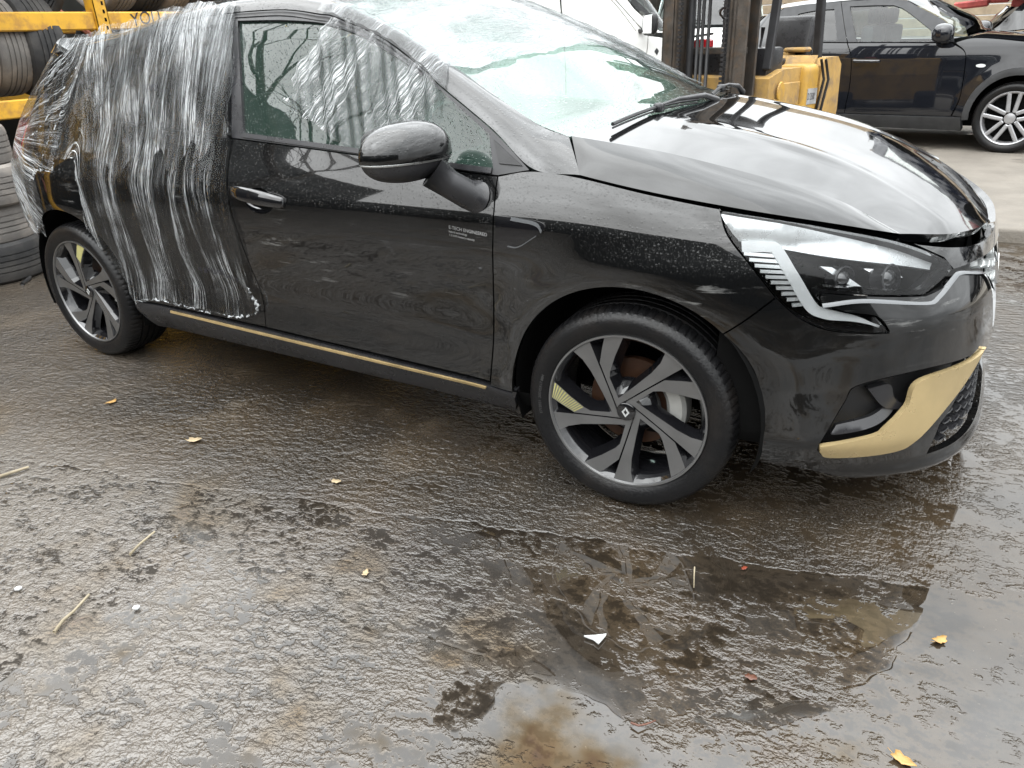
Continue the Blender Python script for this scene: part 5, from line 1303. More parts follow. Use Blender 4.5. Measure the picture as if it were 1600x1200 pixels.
# ================================================================== scrap cars, wall and tree; fence and right-hand piles added for reflections
paint('paint_navy', .0, .5, (.006, .008, .016)); paint('paint_grey', .0, .5, (.05, .055, .06)); paint('paint_maroon', .0, .6, (.10, .012, .012)); paint('paint_scrap', .0, .7, (.006, .006, .007))
simple('crazed_glass', (.55, .58, .56), .45, var=.5, vscale=30)
simple('rust', (.17, .07, .03), .75, var=.4, vscale=12)
simple('timber', (.30, .235, .16), .8, var=.25, vscale=5, bump=.004, bscale=30)
simple('backdrop_steel', (.018, .020, .018), .6, var=.3, vscale=2)
simple('bark', (.055, .045, .035), .85, var=.35, vscale=8, bump=.01, bscale=40)
simple('scrap_red', (.42, .07, .06), .55, var=.3)
def wreck(loc, rotz, label, mat, seed, tilt=(0, 0), wheels=True, open_bonnet=0.0):
    Wk = empty('scrap_car', loc, rotz); Wk.rotation_euler = (R(tilt[0]), R(tilt[1]), rotz); tag(Wk, label, 'car', 'scrap cars piled behind the yard')
    ph = seed * 1.7
    def crush(u, v): return .018 * np.sin(7 * u + ph) * np.sin(9 * v + ph) + .012 * np.sin(17 * u + 13 * v + ph) + .008 * np.sin(31 * u - 23 * v + 2 * ph)
    a_f, a_r = arc2(0, .33, .42, 0, 180, 14), arc2(-2.53, .33, .42, 0, 180, 14)
    lp = [(.55, .86), (.50, .30), (.42, .30)] + a_f[1:] + [(-.43, .25), (-2.1, .25)] + a_r[1:] + [(-3.0, .32), (-3.1, .9), (-2.42, 1.03), (-1.7, 1.0), (-.64, .985), (-.44, 1.02), (-.03, .98), (.3, .92)]
    g_ = [(-.9, 1.04), (-1.25, 1.30), (-2.35, 1.31), (-2.5, 1.08)]
    gh_ = [(-.64, .99), (-1.7, 1.005), (-2.42, 1.035), (-2.95, 1.0), (-2.75, 1.35), (-2.3, 1.395), (-1.5, 1.40), (-1.22, 1.383), (-.8, 1.19)]
    for sd in (-1, 1):
        fn = lambda u, v, o=0.0: SUV(u, v, o, sd)
        patch('body_side', lp, fn, mat, Wk, gap=0, h=.09, thick=.03, flip=sd > 0, disp=crush)
        patch('side_frame', [gh_, g_], fn, mat, Wk, gap=0, h=.1, thick=.03, flip=sd > 0, disp=crush)
        patch('side_window', g_, fn, 'glass_dark' if seed % 2 else 'crazed_glass', Wk, gap=0, h=.15, thick=0, off=-.02, flip=sd > 0)
        if wheels:
            for cx in (0.0, -2.53): bg_wheel(Wk, (cx, sd * .86, .315), 0 if sd < 0 else math.pi, 1.0, 'cap')
    bo = empty('bonnet_lid', (-.5, 0, 1.03), 0, Wk); bo.rotation_euler = (0, R(-open_bonnet), 0)
    o = skin('bonnet', SUV, [(.47, .885), (.3, .935), (-.03, .99), (-.447, 1.03), (-.56, 1.035)], mat, bo, (.02, .03 + .02 * math.sin(seed), .06, .05), (.16, .12, .12, .14)); o.location = (.5, 0, -1.03)
    skin('windscreen', SUV, [(-.58, 1.05), (-.68, 1.085), (-.789, 1.188), (-1.083, 1.325), (-1.225, 1.388)], 'crazed_glass', Wk, (.05, .03, .05), (.20, .2, .16))
    skin('roof', SUV, [(-1.225, 1.388), (-1.5, 1.406), (-1.905, 1.406), (-2.6, 1.374), (-2.75, 1.35)], mat, Wk, (.05, .06 + .03 * math.cos(seed), .08), (.16, 0, -.1))
    patch('tail', [(2 * SUV.SR + 3.05, 1.3), (-3.05, 1.3), (-3.05, .3), (2 * SUV.SR + 3.05, .3)], SUV, mat, Wk, h=.12, thick=0, gap=0, disp=crush)
    patch('nose', mirj([(SFJ, .88), (.50, .87), (.47, .25), (SFJ, .22)]), SUV, 'plastic_black', Wk, h=.12, thick=.02, gap=0, disp=crush)
    for sd in (-1, 1): patch('head_lamp', [(.5, .86), (.75, .85), (.70, .74), (.5, .74)], lambda u, v, o=0.0: SUV(u, v, o, sd), 'rust' if seed == 1 else 'lamp_white', Wk, h=.1, thick=.03, off=.03, gap=0, flip=sd > 0)
    b = MB(); b.box((-2.9, -.7, .22), (.5, .7, .9), bev=.1); b.build('body_core', 'void', Wk)
    return Wk
wreck((3.55, 10.6, .03), R(-8), 'black scrap car with a crazed windscreen, right behind the parked crossover', 'paint_scrap', 1, open_bonnet=16)
wreck((3.2, 10.9, 1.42), R(-3), 'dark scrap car stacked on top, at the top right corner', 'paint_navy', 2, (3, 2), False)
wreck((6.9, 8.6, 0), R(75), 'unseen grey scrap car at the foot of a pile added for reflections', 'paint_scrap', 3)  # this and the next three are out of view, added for the paint to reflect
wreck((6.8, 8.7, 1.36), R(80), 'unseen dark scrap car on top of the pile added for reflections', 'paint_navy', 4, (2, -3), False)
wreck((6.2, 13.5, 0), R(15), 'unseen black scrap car far right, added for reflections', 'paint_scrap', 5)
wreck((6.2, 13.6, 1.36), R(10), 'unseen topmost dark scrap car far right, added for reflections', 'paint_maroon', 6, (-2, 2), False)
b = MB()
for i in range(9):
    x_, y_, z_ = .2 + .16 * i, 11.6 + .1 * (i % 3), 1.32 + .07 * (i % 4)
    b.box((x_ - .2, y_, z_), (x_ + .25, y_ + .3, z_ + .10), Matrix.Translation((0, 0, 0)) @ Matrix.Rotation(R(4 * (i % 3) - 4), 4, 'Y'), .02)
o = b.build('scrap_heap', 'scrap_red'); tag(o, 'heap of bent red scrap panels above the crossover roof', 'scrap heap')
# timber wall seen through the crossover's window
TW = empty('timber_wall', (-1.8, 16.8, 0)); tag(TW, 'weathered timber plank wall seen through the crossover window', 'wall')
for i in range(16):
    b = MB(); b.box((-12.0 + .03 * (i % 2), 0, .02 + i * .2), (8.4, .09 + .012 * (i % 3), .02 + i * .2 + .188), bev=.008); b.build('plank', 'timber', TW)
# unseen corrugated fence, added behind the camera to darken the paint's reflections
b = MB(); V = []; n = 420
for i in range(n):
    x_ = -26 + 44 * i / (n - 1); V += [(x_, -9.0 + .03 * math.sin(i * 1.55), 0), (x_, -9.0 + .03 * math.sin(i * 1.55), 2.9 + .12 * math.sin(i * .013) )]
o = mk('reflection_fence', V, [(2 * i, 2 * i + 2, 2 * i + 3, 2 * i + 1) for i in range(n - 1)], 'backdrop_steel', None, True); sm = o.modifiers.new('thickness', 'SOLIDIFY'); sm.thickness = .01
tag(o, 'unseen dark corrugated fence added to darken reflections low in the hatchback doors', 'fence')
# leafless tree mirrored in the side window
TR = empty('bare_tree', (-5.9, -4.5, 0)); tag(TR, 'bare branching tree mirrored in the hatchback side window', 'tree')
rt = random.Random(11); tb = MB(); lb = MB()
def branch(p, d, L, r, depth):
    pts = [p]; rs = [r]; q = p.copy(); dd = d.copy()
    for i in range(5):
        dd = (dd + Vector((rt.uniform(-.16, .16), rt.uniform(-.16, .16), rt.uniform(-.06, .12)))).normalized(); q = q + dd * (L / 5); pts.append(q.copy()); rs.append(r * (1 - .09 * (i + 1)))
    (tb if depth == 0 else lb).tube([v[:] for v in pts], rs, 8 if depth < 2 else 5, cap=depth > 2)
    if depth >= 5: return
    for k in range(3 if depth < 3 else 2):
        j = rt.randint(2, 5); a = rt.uniform(0, 6.28); s_ = rt.uniform(.55, 1.0)
        nd = (dd + Vector((math.cos(a), math.sin(a), rt.uniform(-.1, .5))) * s_).normalized(); branch(pts[j], nd, L * rt.uniform(.6, .82), rs[j] * .66, depth + 1)
branch(Vector((0, 0, 0)), Vector((.12, .10, 1)).normalized(), 3.2, .22, 0)
tb.build('trunk', 'bark', TR, True); lb.build('crown', 'bark', TR, True)

# dark sheet-metal backdrop, added behind the tyre rack to shut out bright sky
V = []; n = 260
for i in range(n):
    y_ = -7 + 26 * i / (n - 1); x_ = -6.5 + .03 * math.sin(i * 1.5); V += [(x_, y_, 0), (x_, y_, 4.2)]
o = mk('backdrop_wall', V, [(2 * i, 2 * i + 1, 2 * i + 3, 2 * i + 2) for i in range(n - 1)], 'backdrop_steel', None, True); sm = o.modifiers.new('thickness', 'SOLIDIFY'); sm.thickness = .012
tag(o, 'dark sheet-metal backdrop added behind the yellow tyre rack to shut out the sky', 'wall')

# ================================================================== forklift
simple('fork_yellow', (.40, .245, .075), .6, var=.2, vscale=5, dirt=(.22, .15, .085), dirt_amt=.9, bump=.002, bscale=60)
simple('fork_yellow_clean', (.46, .265, .045), .45, var=.15, vscale=6, dirt=(.25, .16, .08), dirt_amt=.5)
simple('mast_steel', (.085, .075, .066), .5, metal=.55, var=.35, vscale=7, dirt=(.13, .09, .06), dirt_amt=.6, bump=.002, bscale=50)
simple('dark_steel', (.03, .03, .032), .45, metal=.3)
FK = empty('forklift', (-1.30, 3.88, .03), R(-111)); tag(FK, 'dirty yellow forklift with its mast up, standing between the vans and the hatchback bonnet', 'forklift')
# mast: outer and inner channels on each side, chain, cylinders, cross members
for sd in (-1, 1):
    mu = empty('mast_upright', parent=FK)
    y0 = sd * .36
    b = MB()
    b.box((.0, y0 - .055, .12), (.16, y0 - .035, 2.6), bev=.003); b.box((.0, y0 - .055, .12), (.022, y0 + .055, 2.6), bev=.003); b.box((.138, y0 - .055, .12), (.16, y0 + .055, 2.6), bev=.003)
    b.build('outer_channel', 'mast_steel', mu)
    b = MB(); yi = sd * .27
    b.box((.03, yi - .01, .15), (.15, yi + .01, 2.9)); b.box((.03, yi - .03, .15), (.05, yi + .03, 2.9)); b.box((.13, yi - .03, .15), (.15, yi + .03, 2.9)); b.build('inner_channel', 'mast_steel', mu)
    b = MB()
    for i in range(64): b.box((.155, yi - sd * .05 - .016, .5 + i * .034), (.178, yi - sd * .05 + .016, .5 + i * .034 + .021))
    b.build('lift_chain', 'dark_steel', mu)['kind'] = 'stuff'
    b = MB(); b.tube([(.07, sd * .185, .3), (.07, sd * .185, 2.4)], .030, 12); b.build('lift_cylinder', 'dark_steel', mu, auto=50)
for i, y_ in enumerate((-.075, -.03, .03)):
    b = MB(); b.tube([(.12, y_, .3), (.12, y_, 2.4)], .014, 8); b.build('hydraulic_hose', 'rubber', FK, True)
for z_ in (.3, 1.02, 2.3):
    b = MB(); b.box((.0, -.34, z_), (.03, .34, z_ + .05), bev=.005); b.build('cross_member', 'mast_steel', FK)
ca = empty('fork_carriage', parent=FK)
for z_ in (.14, .52):
    b = MB(); b.box((.18, -.50, z_), (.215, .50, z_ + .09), bev=.006); b.build('carriage_bar', 'mast_steel', ca)
for y_ in (-.28, .28):
    b = MB(); b.prism([(.215, .10), (.215, .62), (.255, .62), (.255, .15), (1.10, .115), (1.10, .10)], y_ - .05, y_ + .05); b.build('fork', 'dark_steel', ca)
b = MB(); b.tube([(.1, .44, .62), (.1, .30, .62)], .075, 20); b.tube([(.1, .50, .6), (.1, .44, .6)], .055, 16); b.box((.04, .36, .5), (.2, .48, .58), bev=.01); b.build('tilt_motor', 'dark_steel', FK, auto=40)
# chassis
ch = MB(); ch.prism([(-.05, .25), (-.05, .84), (-.35, .90), (-1.0, .90), (-1.10, .98), (-1.10, .25)], -.52, .52); ch.build('chassis', 'fork_yellow', FK)
b = MB(); b.box((-.30, .522, .32), (-.72, .535, .80), bev=.01); b.build('side_plate', 'fork_yellow', FK)
b = MB(); b.lathe([(.001, .0), (.07, .0), (.075, -.01), (.001, -.012)], 24, Matrix.Translation((-.27, .55, .74)), axis='Y'); b.build('filler_cap', 'fork_yellow_clean', FK)
b = MB(); b.box((-.74, .30, .36), (-1.06, .575, .92), bev=.06, seg=4); b.build('battery_cover', 'fork_yellow_clean', FK, auto=40)
b = MB(); b.box((-.80, .576, .62), (-1.02, .580, .74)); pl = b.build('number_plate', 'white_print', FK)
VV, FF = text_mesh('D 2500', .075); mk('lettering', [(-.805 - x * .72, .5815, .655 + y) for x, y, z in VV], FF, 'ink', pl, False)
cw = MB(); cw.prism([(-1.14, .22), (-1.14, .90), (-1.22, .96), (-1.52, .96), (-1.62, .90), (-1.66, .55), (-1.58, .22)], -.55, .55); cw.build('counterweight', 'fork_yellow', FK)
b = MB(); b.box((-1.2, -.2, .96), (-1.42, .2, 1.0), bev=.03, seg=2); b.box((-1.2, .15, 1.0), (-1.4, .35, 1.035), bev=.015); b.build('engine_cover', 'fork_yellow', FK, auto=40)
st = empty('driver_seat', parent=FK)
b = MB(); b.box((-.45, -.25, .88), (-.88, .25, .96), bev=.04, seg=3); b.build('seat_cushion', 'plastic_satin', st, auto=40)
b = MB(); b.box((-.05, -.22, 0), (.06, .22, .36), Matrix.Translation((-.88, .08, .92)) @ Matrix.Rotation(R(-12), 4, 'Y'), .05, 3); b.build('seat_back', 'plastic_satin', st, auto=40)
b = MB(); b.lathe([(.15, -.01), (.165, 0), (.15, .012), (.14, 0)], 26, Matrix.Translation((-.42, 0, 1.30)) @ Matrix.Rotation(R(90), 4, 'X') @ Matrix.Rotation(R(0), 4, 'Y') @ Matrix.Rotation(R(25), 4, 'Z'), closed=True); b.tube([(-.28, 0, .95), (-.42, 0, 1.29)], .03, 10); b.build('steering_wheel', 'dark_steel', FK, True)
b = MB(); b.box((-.08, -.45, .85), (-.30, .45, 1.06), bev=.03, seg=2); b.build('dashboard', 'plastic_satin', FK, auto=40)
for i in range(4):
    b = MB(); b.box((-.075, -.40 + i * .05, .99), (-.11, -.375 + i * .05, 1.07), bev=.008); b.build('dash_slot', 'void', FK)
b = MB(); b.box((-.10, -.30, 1.06), (-.20, -.16, 1.13), bev=.012); b.build('red_lamp', 'lamp_red', FK)
b = MB(); b.tube([(-.1, -.46, .88), (-.1, -.46, 1.10), (-.1, -.43, 1.14), (-.1, -.1, 1.17)], .010, 6); b.build('wire_guard', 'dark_steel', FK, True)
for y_ in (.20, .27):
    b = MB(); b.tube([(-.33, y_, .9), (-.40, y_, 1.12), (-.41, y_, 1.2)], [.011, .011, .02], 8); b.build('control_lever', 'dark_steel', FK, True)
# overhead guard
for (x0, x1) in ((-.12, -.38), (-1.25, -1.12)):
    for sd in (-1, 1):
        b = MB(); L0, L1 = Vector((x0, sd * .46, .9)), Vector((x1, sd * .44, 2.15)); d = (L1 - L0); q = d.to_track_quat('Z', 'X').to_matrix().to_4x4()
        b.box((-.03, -.035, 0), (.03, .035, d.length), Matrix.Translation(L0) @ q, .008); b.build('guard_pillar', 'dark_steel', FK)
b = MB()
for i in range(7): b.box((-.36 - i * .125, -.46, 2.13), (-.40 - i * .125, .46, 2.18))
b.box((-.34, -.48, 2.12), (-1.16, -.44, 2.19)); b.box((-.34, .44, 2.12), (-1.16, .48, 2.19)); b.build('guard_roof', 'dark_steel', FK)
for cx, rr in ((-.18, 1.0), (-1.25, .8)):
    for sd in (-1, 1): bg_wheel(FK, (cx, sd * .56, .305 * rr), 0 if sd < 0 else math.pi, rr, 'cap', 'fork_yellow')
for i, y_ in enumerate((.56, .60)):
    b = MB(); b.tube([(-1.08, y_, .95), (-1.12, y_ + .03, .8), (-1.10, y_, .55), (-1.16, y_, .36)], .012, 6); b.build('hose', 'rubber', FK, True)

# the truck body is a short one
for o in FK.children:
    if o.name.split('.')[0] in ('chassis', 'side_plate', 'filler_cap', 'battery_cover', 'number_plate', 'counterweight', 'engine_cover', 'guard_pillar', 'guard_roof', 'hose', 'control_lever', 'steering_wheel'): o.scale.x = .60
for o in FK.children:
    if o.name.split('.')[0] == 'wheel': o.location.x *= .60
# ================================================================== tyre rack and tyres
simple('rack_yellow', (.66, .36, .03), .5, var=.1, vscale=6, dirt=(.28, .13, .05), dirt_amt=.65)
simple('rack_red', (.26, .07, .035), .6, var=.2, dirt=(.12, .05, .03))
RK = empty('tyre_rack', (-4.62, 0, 0)); tag(RK, 'yellow steel pallet rack full of used tyres behind the wrapped hatchback', 'rack')
for x_, mat_ in ((0.0, 'rack_yellow'), (-.95, 'rack_yellow')):
    for y_ in (-1.75, .80, 3.35):
        p = empty('rack_post', parent=RK)
        b = MB(); b.box((x_ - .05, y_ - .045, 0), (x_ + .05, y_ - .04, 3.2)); b.box((x_ + .045, y_ - .045, 0), (x_ + .05, y_ + .045, 3.2)); b.box((x_ - .05, y_ + .04, 0), (x_ + .05, y_ + .045, 3.2)); b.build('post_channel', mat_, p)
        if x_ == 0:
            b = MB()
            for i in range(60): b.box((x_ + .0505, y_ + .012, .1 + i * .05), (x_ + .052, y_ + .026, .122 + i * .05))
            b.build('post_slots', 'void', p)['kind'] = 'stuff'
    for (a, c) in ((-1.70, .755), (.845, 3.3)):
        for z_ in (.90, 1.40):
            b = MB(); b.box((x_ - .03, a, z_), (x_ + .03, c, z_ + .11), bev=.008); bm_ = b.build('rack_beam', mat_, RK)
            if x_ == 0 and a > 0 and z_ > 1:
                VV, FF = text_mesh('YOLU', .12)
                mk('lettering', [(.0312, 1.02 + x * .95, z_ + .012 + y + .02 * math.sin(9 * x)) for x, y, z in VV], FF, 'ink', bm_, False)
for y_ in (-1.75, .80, 3.35):
    for z_ in (.6, 1.30):
        b = MB(); b.tube([(0, y_, z_), (-.95, y_, z_ + .5)], .02, 6); b.build('rack_brace', 'rack_red', RK)
for z_ in (.88, 1.38):
    for y_ in (-1.2, -.4, .3, 1.3, 2.2):
        b = MB(); b.box((-.95, y_, z_), (0, y_ + .05, z_ + .03)); b.build('shelf_bar', 'rack_red', RK)
def tyre(loc, rot, mat, label, scale=1.0, group=None, cat='tyre'):
    o = bpy.data.objects.new('used_tyre', BG_TYRE[mat]); COL.objects.link(o); o.location = loc; o.rotation_euler = rot; o.scale = (scale, scale, scale)
    tag(o, label, cat, group); return o
GRP = 'used tyres on the rack'
# standing on the lower shelf, treads to the yard
low = [(-.98, 'tyre_old_brown'), (-.74, 'tyre_old_grey'), (-.50, 'tyre_old_brown'), (-.27, 'tyre_old_grey'), (-.02, 'tyre_old_brown'), (.21, 'tyre_old_grey'), (.44, 'tyre_old_dark')]
ordn = ['leftmost', 'second', 'third', 'fourth', 'fifth', 'sixth', 'seventh']
for i, (y_, m_) in enumerate(low):
    tyre((-4.90 - .03 * (i % 2), y_ - .10, 1.01 + .31), (0, R(20 * i), R(-9 + 4 * (i % 3))), m_, ('leftmost' if i == 0 else ordn[i] + ' from the left') + ' of the used tyres standing on the lower rack shelf', 1.02 - .03 * (i % 2), GRP)
for i, y_ in enumerate((1.0, 1.22, 1.45, 1.68, 1.92)):
    tyre((-4.92, y_, 1.51 + .30), (0, R(15 * i), R(4 - 5 * (i % 2))), ('tyre_old_grey', 'tyre_old_dark', 'tyre_old_brown', 'tyre_old_dark', 'tyre_old_grey')[i], ('leftmost' if i == 0 else ordn[i] + ' from the left') + ' of the tyres standing on the beam with black graffiti', .98, GRP)
for i, y_ in enumerate((1.0, 1.24, 1.5, 1.8)):
    tyre((-5.0, y_, 1.01 + .28), (0, 0, R(3)), 'tyre_old_dark', ordn[i].replace('leftmost', 'first') + ' tyre below the graffiti beam, mostly hidden by the wrapped car', .9, GRP)
tyre((-4.72, .40, 1.60), (R(38), 0, R(98)), 'tyre_old_dark', 'black tyre lying tilted on the upper shelf beside the yellow post', 1.0, GRP)
tyre((-4.80, -.10, 1.60), (R(90), 0, R(10)), 'tyre_old_dark', 'large dark tyre lying flat over the upper shelf at the frame corner', 1.12, GRP)
tyre((-5.05, -.72, 1.51 + .30), (0, 0, R(4)), 'tyre_old_grey', 'grey tyre standing at the back of the upper shelf', 1.0, GRP)
for i, y_ in enumerate((-.95, -.70, -.45, -.2, .05, .30, .58)):
    tyre((-5.55, y_, 1.51 + .28), (0, R(33 * i), R(3 * (i % 3))), 'tyre_old_dark', ordn[i].replace('leftmost', 'first') + ' from the left of the dark tyres at the back of the upper shelf', .95, GRP)
# stack on the ground
wst = ['bottom', 'second from the bottom', 'third from the bottom', 'top']
for i in range(4):
    tyre((-4.55 + .02 * (-1) ** i, -.36 + .015 * (i % 3 - 1), .008 + i * .222), (R(90), 0, R(40 * i)), ('tyre_old_dark', 'tyre_old_grey', 'tyre_old_grey', 'tyre_old_grey')[i], wst[i] + ' tyre of the stack beside the hatchback rear wheel', 1.03 - .02 * (i % 2), 'tyres stacked on the ground').location.z += .006
for i in range(3):
    tyre((-4.75, -1.08, .014 + i * .218), (R(90), 0, R(70 * i)), 'tyre_old_grey', wst[i] + ' tyre of the second stack at the left edge of the picture', 1.0, 'tyres stacked on the ground')

# ================================================================== clear stretch film over the car
def film_mat(name, su, sv, milky=.10, streak=.75, drops=.6, uvrot=0.0, band=.3):
    """thin clear film: nearly invisible where it lies flat, white along its folds, beaded with rain"""
    t = NT(name)
    uvn = t.n('UVMap'); mp = t.n('Mapping'); t.l(uvn.outputs[0], mp.inputs[0]); mp.inputs['Rotation'].default_value = (0, 0, uvrot)
    uv = mp.outputs[0]
    # wander the folds sideways a little
    wob = t.n('TexNoise'); wob.inputs['Scale'].default_value = 3.0; wob.inputs['Detail'].default_value = 2; t.l(uv, wob.inputs['Vector'])
    add = t.n('VectorMath', operation='MULTIPLY_ADD'); t.l(wob.outputs['Color'], add.inputs[0]); add.inputs[1].default_value = (.016, .0, 0); t.l(uv, add.inputs[2])
    def st(a, b, det=4, rough=.6):
        m = t.n('Mapping'); m.inputs['Scale'].default_value = (a, b, 1); t.l(add.outputs[0], m.inputs[0]); return t.noise(m.outputs[0], 1.0, det, rough)
    patchy = t.noise(uv, 3.4, 3, .55)
    broad = t.math('ADD', st(su * .10, sv * .45, 3), t.math('MULTIPLY', t.math('SUBTRACT', patchy, .5), .55)); fine = st(su * .9, sv * 1.0, 5, .65); hair = st(su * 2.6, sv * 1.6, 3)
    ridge = t.math('SUBTRACT', 1.0, t.math('MULTIPLY', t.math('ABSOLUTE', t.math('SUBTRACT', fine, .5)), 34.0), clamp=True)
    ridge = t.math('POWER', ridge, 1.3)
    b_ = t.rng(broad, .40, .66)
    a1 = t.math('MULTIPLY', ridge, t.rng(broad, .43, .62, .02, 1.0))
    a2 = t.math('MULTIPLY', t.rng(hair, .60, .69), t.rng(broad, .50, .66, .0, 1.0))
    al = t.math('ADD', t.math('MULTIPLY', a1, streak), t.math('MULTIPLY', a2, streak * .55))
    al = t.math('ADD', al, t.math('ADD', milky, t.math('MULTIPLY', b_, band)))
    c = t.co('Object')
    dh = t.math('ADD', drops_height(t, c, 110, .02, .24), drops_height(t, c, 240, .02, .2))
    al = t.math('ADD', al, t.math('MULTIPLY', t.math('MULTIPLY', dh, .36 * drops), t.rng(patchy, .42, .60, .1, 1)), clamp=True)
    al = t.math('MINIMUM', al, .93)
    hgt = t.math('ADD', t.math('ADD', t.math('MULTIPLY', ridge, .8), t.math('MULTIPLY', hair, .6)), t.math('MULTIPLY', broad, 1.4))
    nrm = t.bump(t.math('ADD', hgt, t.math('MULTIPLY', dh, .12)), .0016, .8)
    tr = t.n('BsdfTransparent'); tr.inputs[0].default_value = (.95, .965, .97, 1)
    wh = t.bsdf((.80, .83, .85), .28, 0, .6, normal=nrm)
    m1 = t.n('MixShader'); t.l(al, m1.inputs[0]); t.l(tr.outputs[0], m1.inputs[1]); t.l(wh, m1.inputs[2])
    gl = t.n('BsdfGlossy'); gl.inputs['Roughness'].default_value = .06; t.l(nrm, gl.inputs['Normal'])
    fr = t.n('Fresnel'); fr.inputs[0].default_value = 1.5; t.l(nrm, fr.inputs['Normal'])
    m2 = t.n('MixShader'); t.l(t.math('MULTIPLY', fr.outputs[0], .6, clamp=True), m2.inputs[0]); t.l(m1.outputs[0], m2.inputs[1]); t.l(gl.outputs[0], m2.inputs[2])
    return t.done(m2.outputs[0])
film_mat('film_side', 128, 1.4, .0, 1.0, .40, 0.0, .012)
film_mat('film_roof', 50, 6, .04, .5, .9, R(80), .10)
film_mat('film_window', 90, 3.0, .0, .95, .4, R(28), .02)
film_mat('film_layer', 100, 2.2, .0, .95, .4, R(4), .06)
_t = NT('film_bunch'); _tr = _t.n('BsdfTransparent'); _m = _t.n('MixShader'); _t.l(_t.rng(_t.noise(_t.co('Object'), 55, 3, .6), .46, .68, .0, .6), _m.inputs[0]); _t.l(_tr.outputs[0], _m.inputs[1]); _t.l(_t.bsdf((.8, .83, .85), .22, 0, .6, normal=_t.bump(_t.noise(_t.co('Object'), 130, 4), .003)), _m.inputs[2]); _t.done(_m.outputs[0])
FILM = empty('plastic_film', (0, 0, 0)); tag(FILM, 'torn clear stretch film, rain-beaded, wrapped over the rear and roof of the hatchback', 'plastic film')
def fold(u, v):
    """drape and pleats of the hanging film"""
    e1 = .5 + .5 * np.sin(5.3 * u + 4.1 * v + 1.0); e2 = .5 + .5 * np.sin(8.9 * u - 3.3 * v + 2.0); e3 = .5 + .5 * np.sin(13.7 * u + 6.1 * v)
    d = .010 + .006 * e1 * np.sin(29 * u + 3.2 * np.sin(2.1 * v + 3 * u)) + .004 * e2 * np.sin(83 * u + 4.0 * np.sin(1.7 * v + 2 * u)) + .0028 * e3 * np.sin(171 * u + 9 * v + 3 * np.sin(4 * v))
    d = d + .005 * e2 * np.sin(13 * u - 11 * v) + .002 * np.sin(23 * v + 31 * u)
    # stands off the tail and bridges the hatch
    d = d + .016 * np.clip((-2.55 - u) / .35, 0, 1) * np.sin(np.clip((v - .40) / .90, 0, 1) * np.pi)
    return np.maximum(d, .005)
def film_uv(u, v):
    """streaks run down the doors and fan out from the tail lamp"""
    k = np.clip((-2.28 - u) / .28, 0, 1); k = k * k * (3 - 2 * k)
    ua = u + .07 * (v - 1.4) * np.sin(4.3 * u + .6) + .02 * (1.3 - v) * np.sin(9 * u + 1); va = v
    ub = .30 * np.arctan2(v - .93, u + 3.0 + 1e-6); vb = np.hypot(v - .93, u + 3.0)
    return ua * (1 - k) + (ub - 2.3) * k, va * (1 - k) + vb * k
def ragged(P, amp, seed, h=.018):
    r = np.random.default_rng(seed); Q = resample(P, h); n = len(Q)
    k = r.normal(0, 1, (n, 2)); k = (k + np.roll(k, 1, 0) + np.roll(k, 2, 0)) / 2.0
    return [tuple(q) for q in Q + k * amp]
fr_ = L_['film_rear']
rim = [(-1.60, 1.395)] + fr_ + [(-2.70, .77), (-2.664, .66), (-2.7478, .5404), (-2.86, .537), (-2.95, .575), (-3.15, .55), (-3.4, .56), (S_R, .55), (S_R, 1.30), (-3.2, 1.315), (-2.9, 1.32), (-2.6, 1.325), (-2.3, 1.345), (-2.05, 1.375), (-1.9, 1.395)]
patch('flank_sheet', ragged(rim, .0045, 3), fR, 'film_side', FILM, gap=0, h=.012, thick=0, disp=fold, uv=film_uv)
wn = [(a, c) for a, c in L_['film_window']]
patch('window_flap', ragged(wn, .003, 5), fR, 'film_window', FILM, gap=0, h=.011, thick=0, disp=lambda u, v: .010 + .006 * np.sin(60 * (u * .8 + v * .5) + 2 * np.sin(9 * v)) + .004 * np.sin(140 * (u * .9 + v * .35)), uv=True)
# over the pillar beside the window
V = []; UVS = []; rows = 14; i0, i1 = 30, 63
for i in range(i0, i1):
    T = PIL_A[min(i + 1, len(PIL_A) - 1)] - PIL_A[i - 1]; Wd = PIL_B[i] - PIL_A[i]; N = np.cross(T, Wd); N /= np.linalg.norm(N)
    for j in range(rows):
        q = -.06 + 1.12 * j / (rows - 1); V.append(PIL_A[i] + Wd * q + N * (.018 * 4 * max(q * (1 - q), 0) + .010 + .003 * math.sin(i * 1.7 + j * .5)))
def uvset(o, fn):
    lay = o.data.uv_layers.new(name='UVMap')
    for lp in o.data.loops: co = o.data.vertices[lp.vertex_index].co; lay.data[lp.index].uv = fn(co)
o = mk('pillar_sheet', V, grid(i1 - i0, rows), 'film_window', FILM); uvset(o, lambda c: (c.x, c.z))
# over the roof and the upper screen
V = []
for t in np.linspace(-.02, 1.04, 60):
    for v in np.linspace(-1.06, 1.06, 61):
        x0 = -1.17 + .135 * (1 - v * v); x1 = -2.80 - .05 * (1 - v * v); x = x0 + (x1 - x0) * t
        e = re(min(max(-1.17 + (-2.80 + 1.17) * t, -2.80), -1.17)); zz = e[1] + (.05 - .03 * min(max(t, 0), 1)) * (1 - v * v) + .014 + .004 * math.sin(30 * v + 6 * t) + .003 * math.sin(55 * t + 9 * v)
        V.append((x, -e[0] * v, zz))
o = mk('roof_sheet', V, flipz(grid(60, 61), [np.array(q) for q in V]), 'film_roof', FILM); uvset(o, lambda c: (c.y, c.x))
scr = [(-1.03, 1.0), (-1.03, .50)] + [(-.95, .46), (-.80, .475), (-.5, .49), (-.2, .485), (.05, .465), (.2, .42), (.35, .34), (.55, .26), (.75, .20), (.95, .16)] + [(1.03, .18), (1.03, 1.0)]
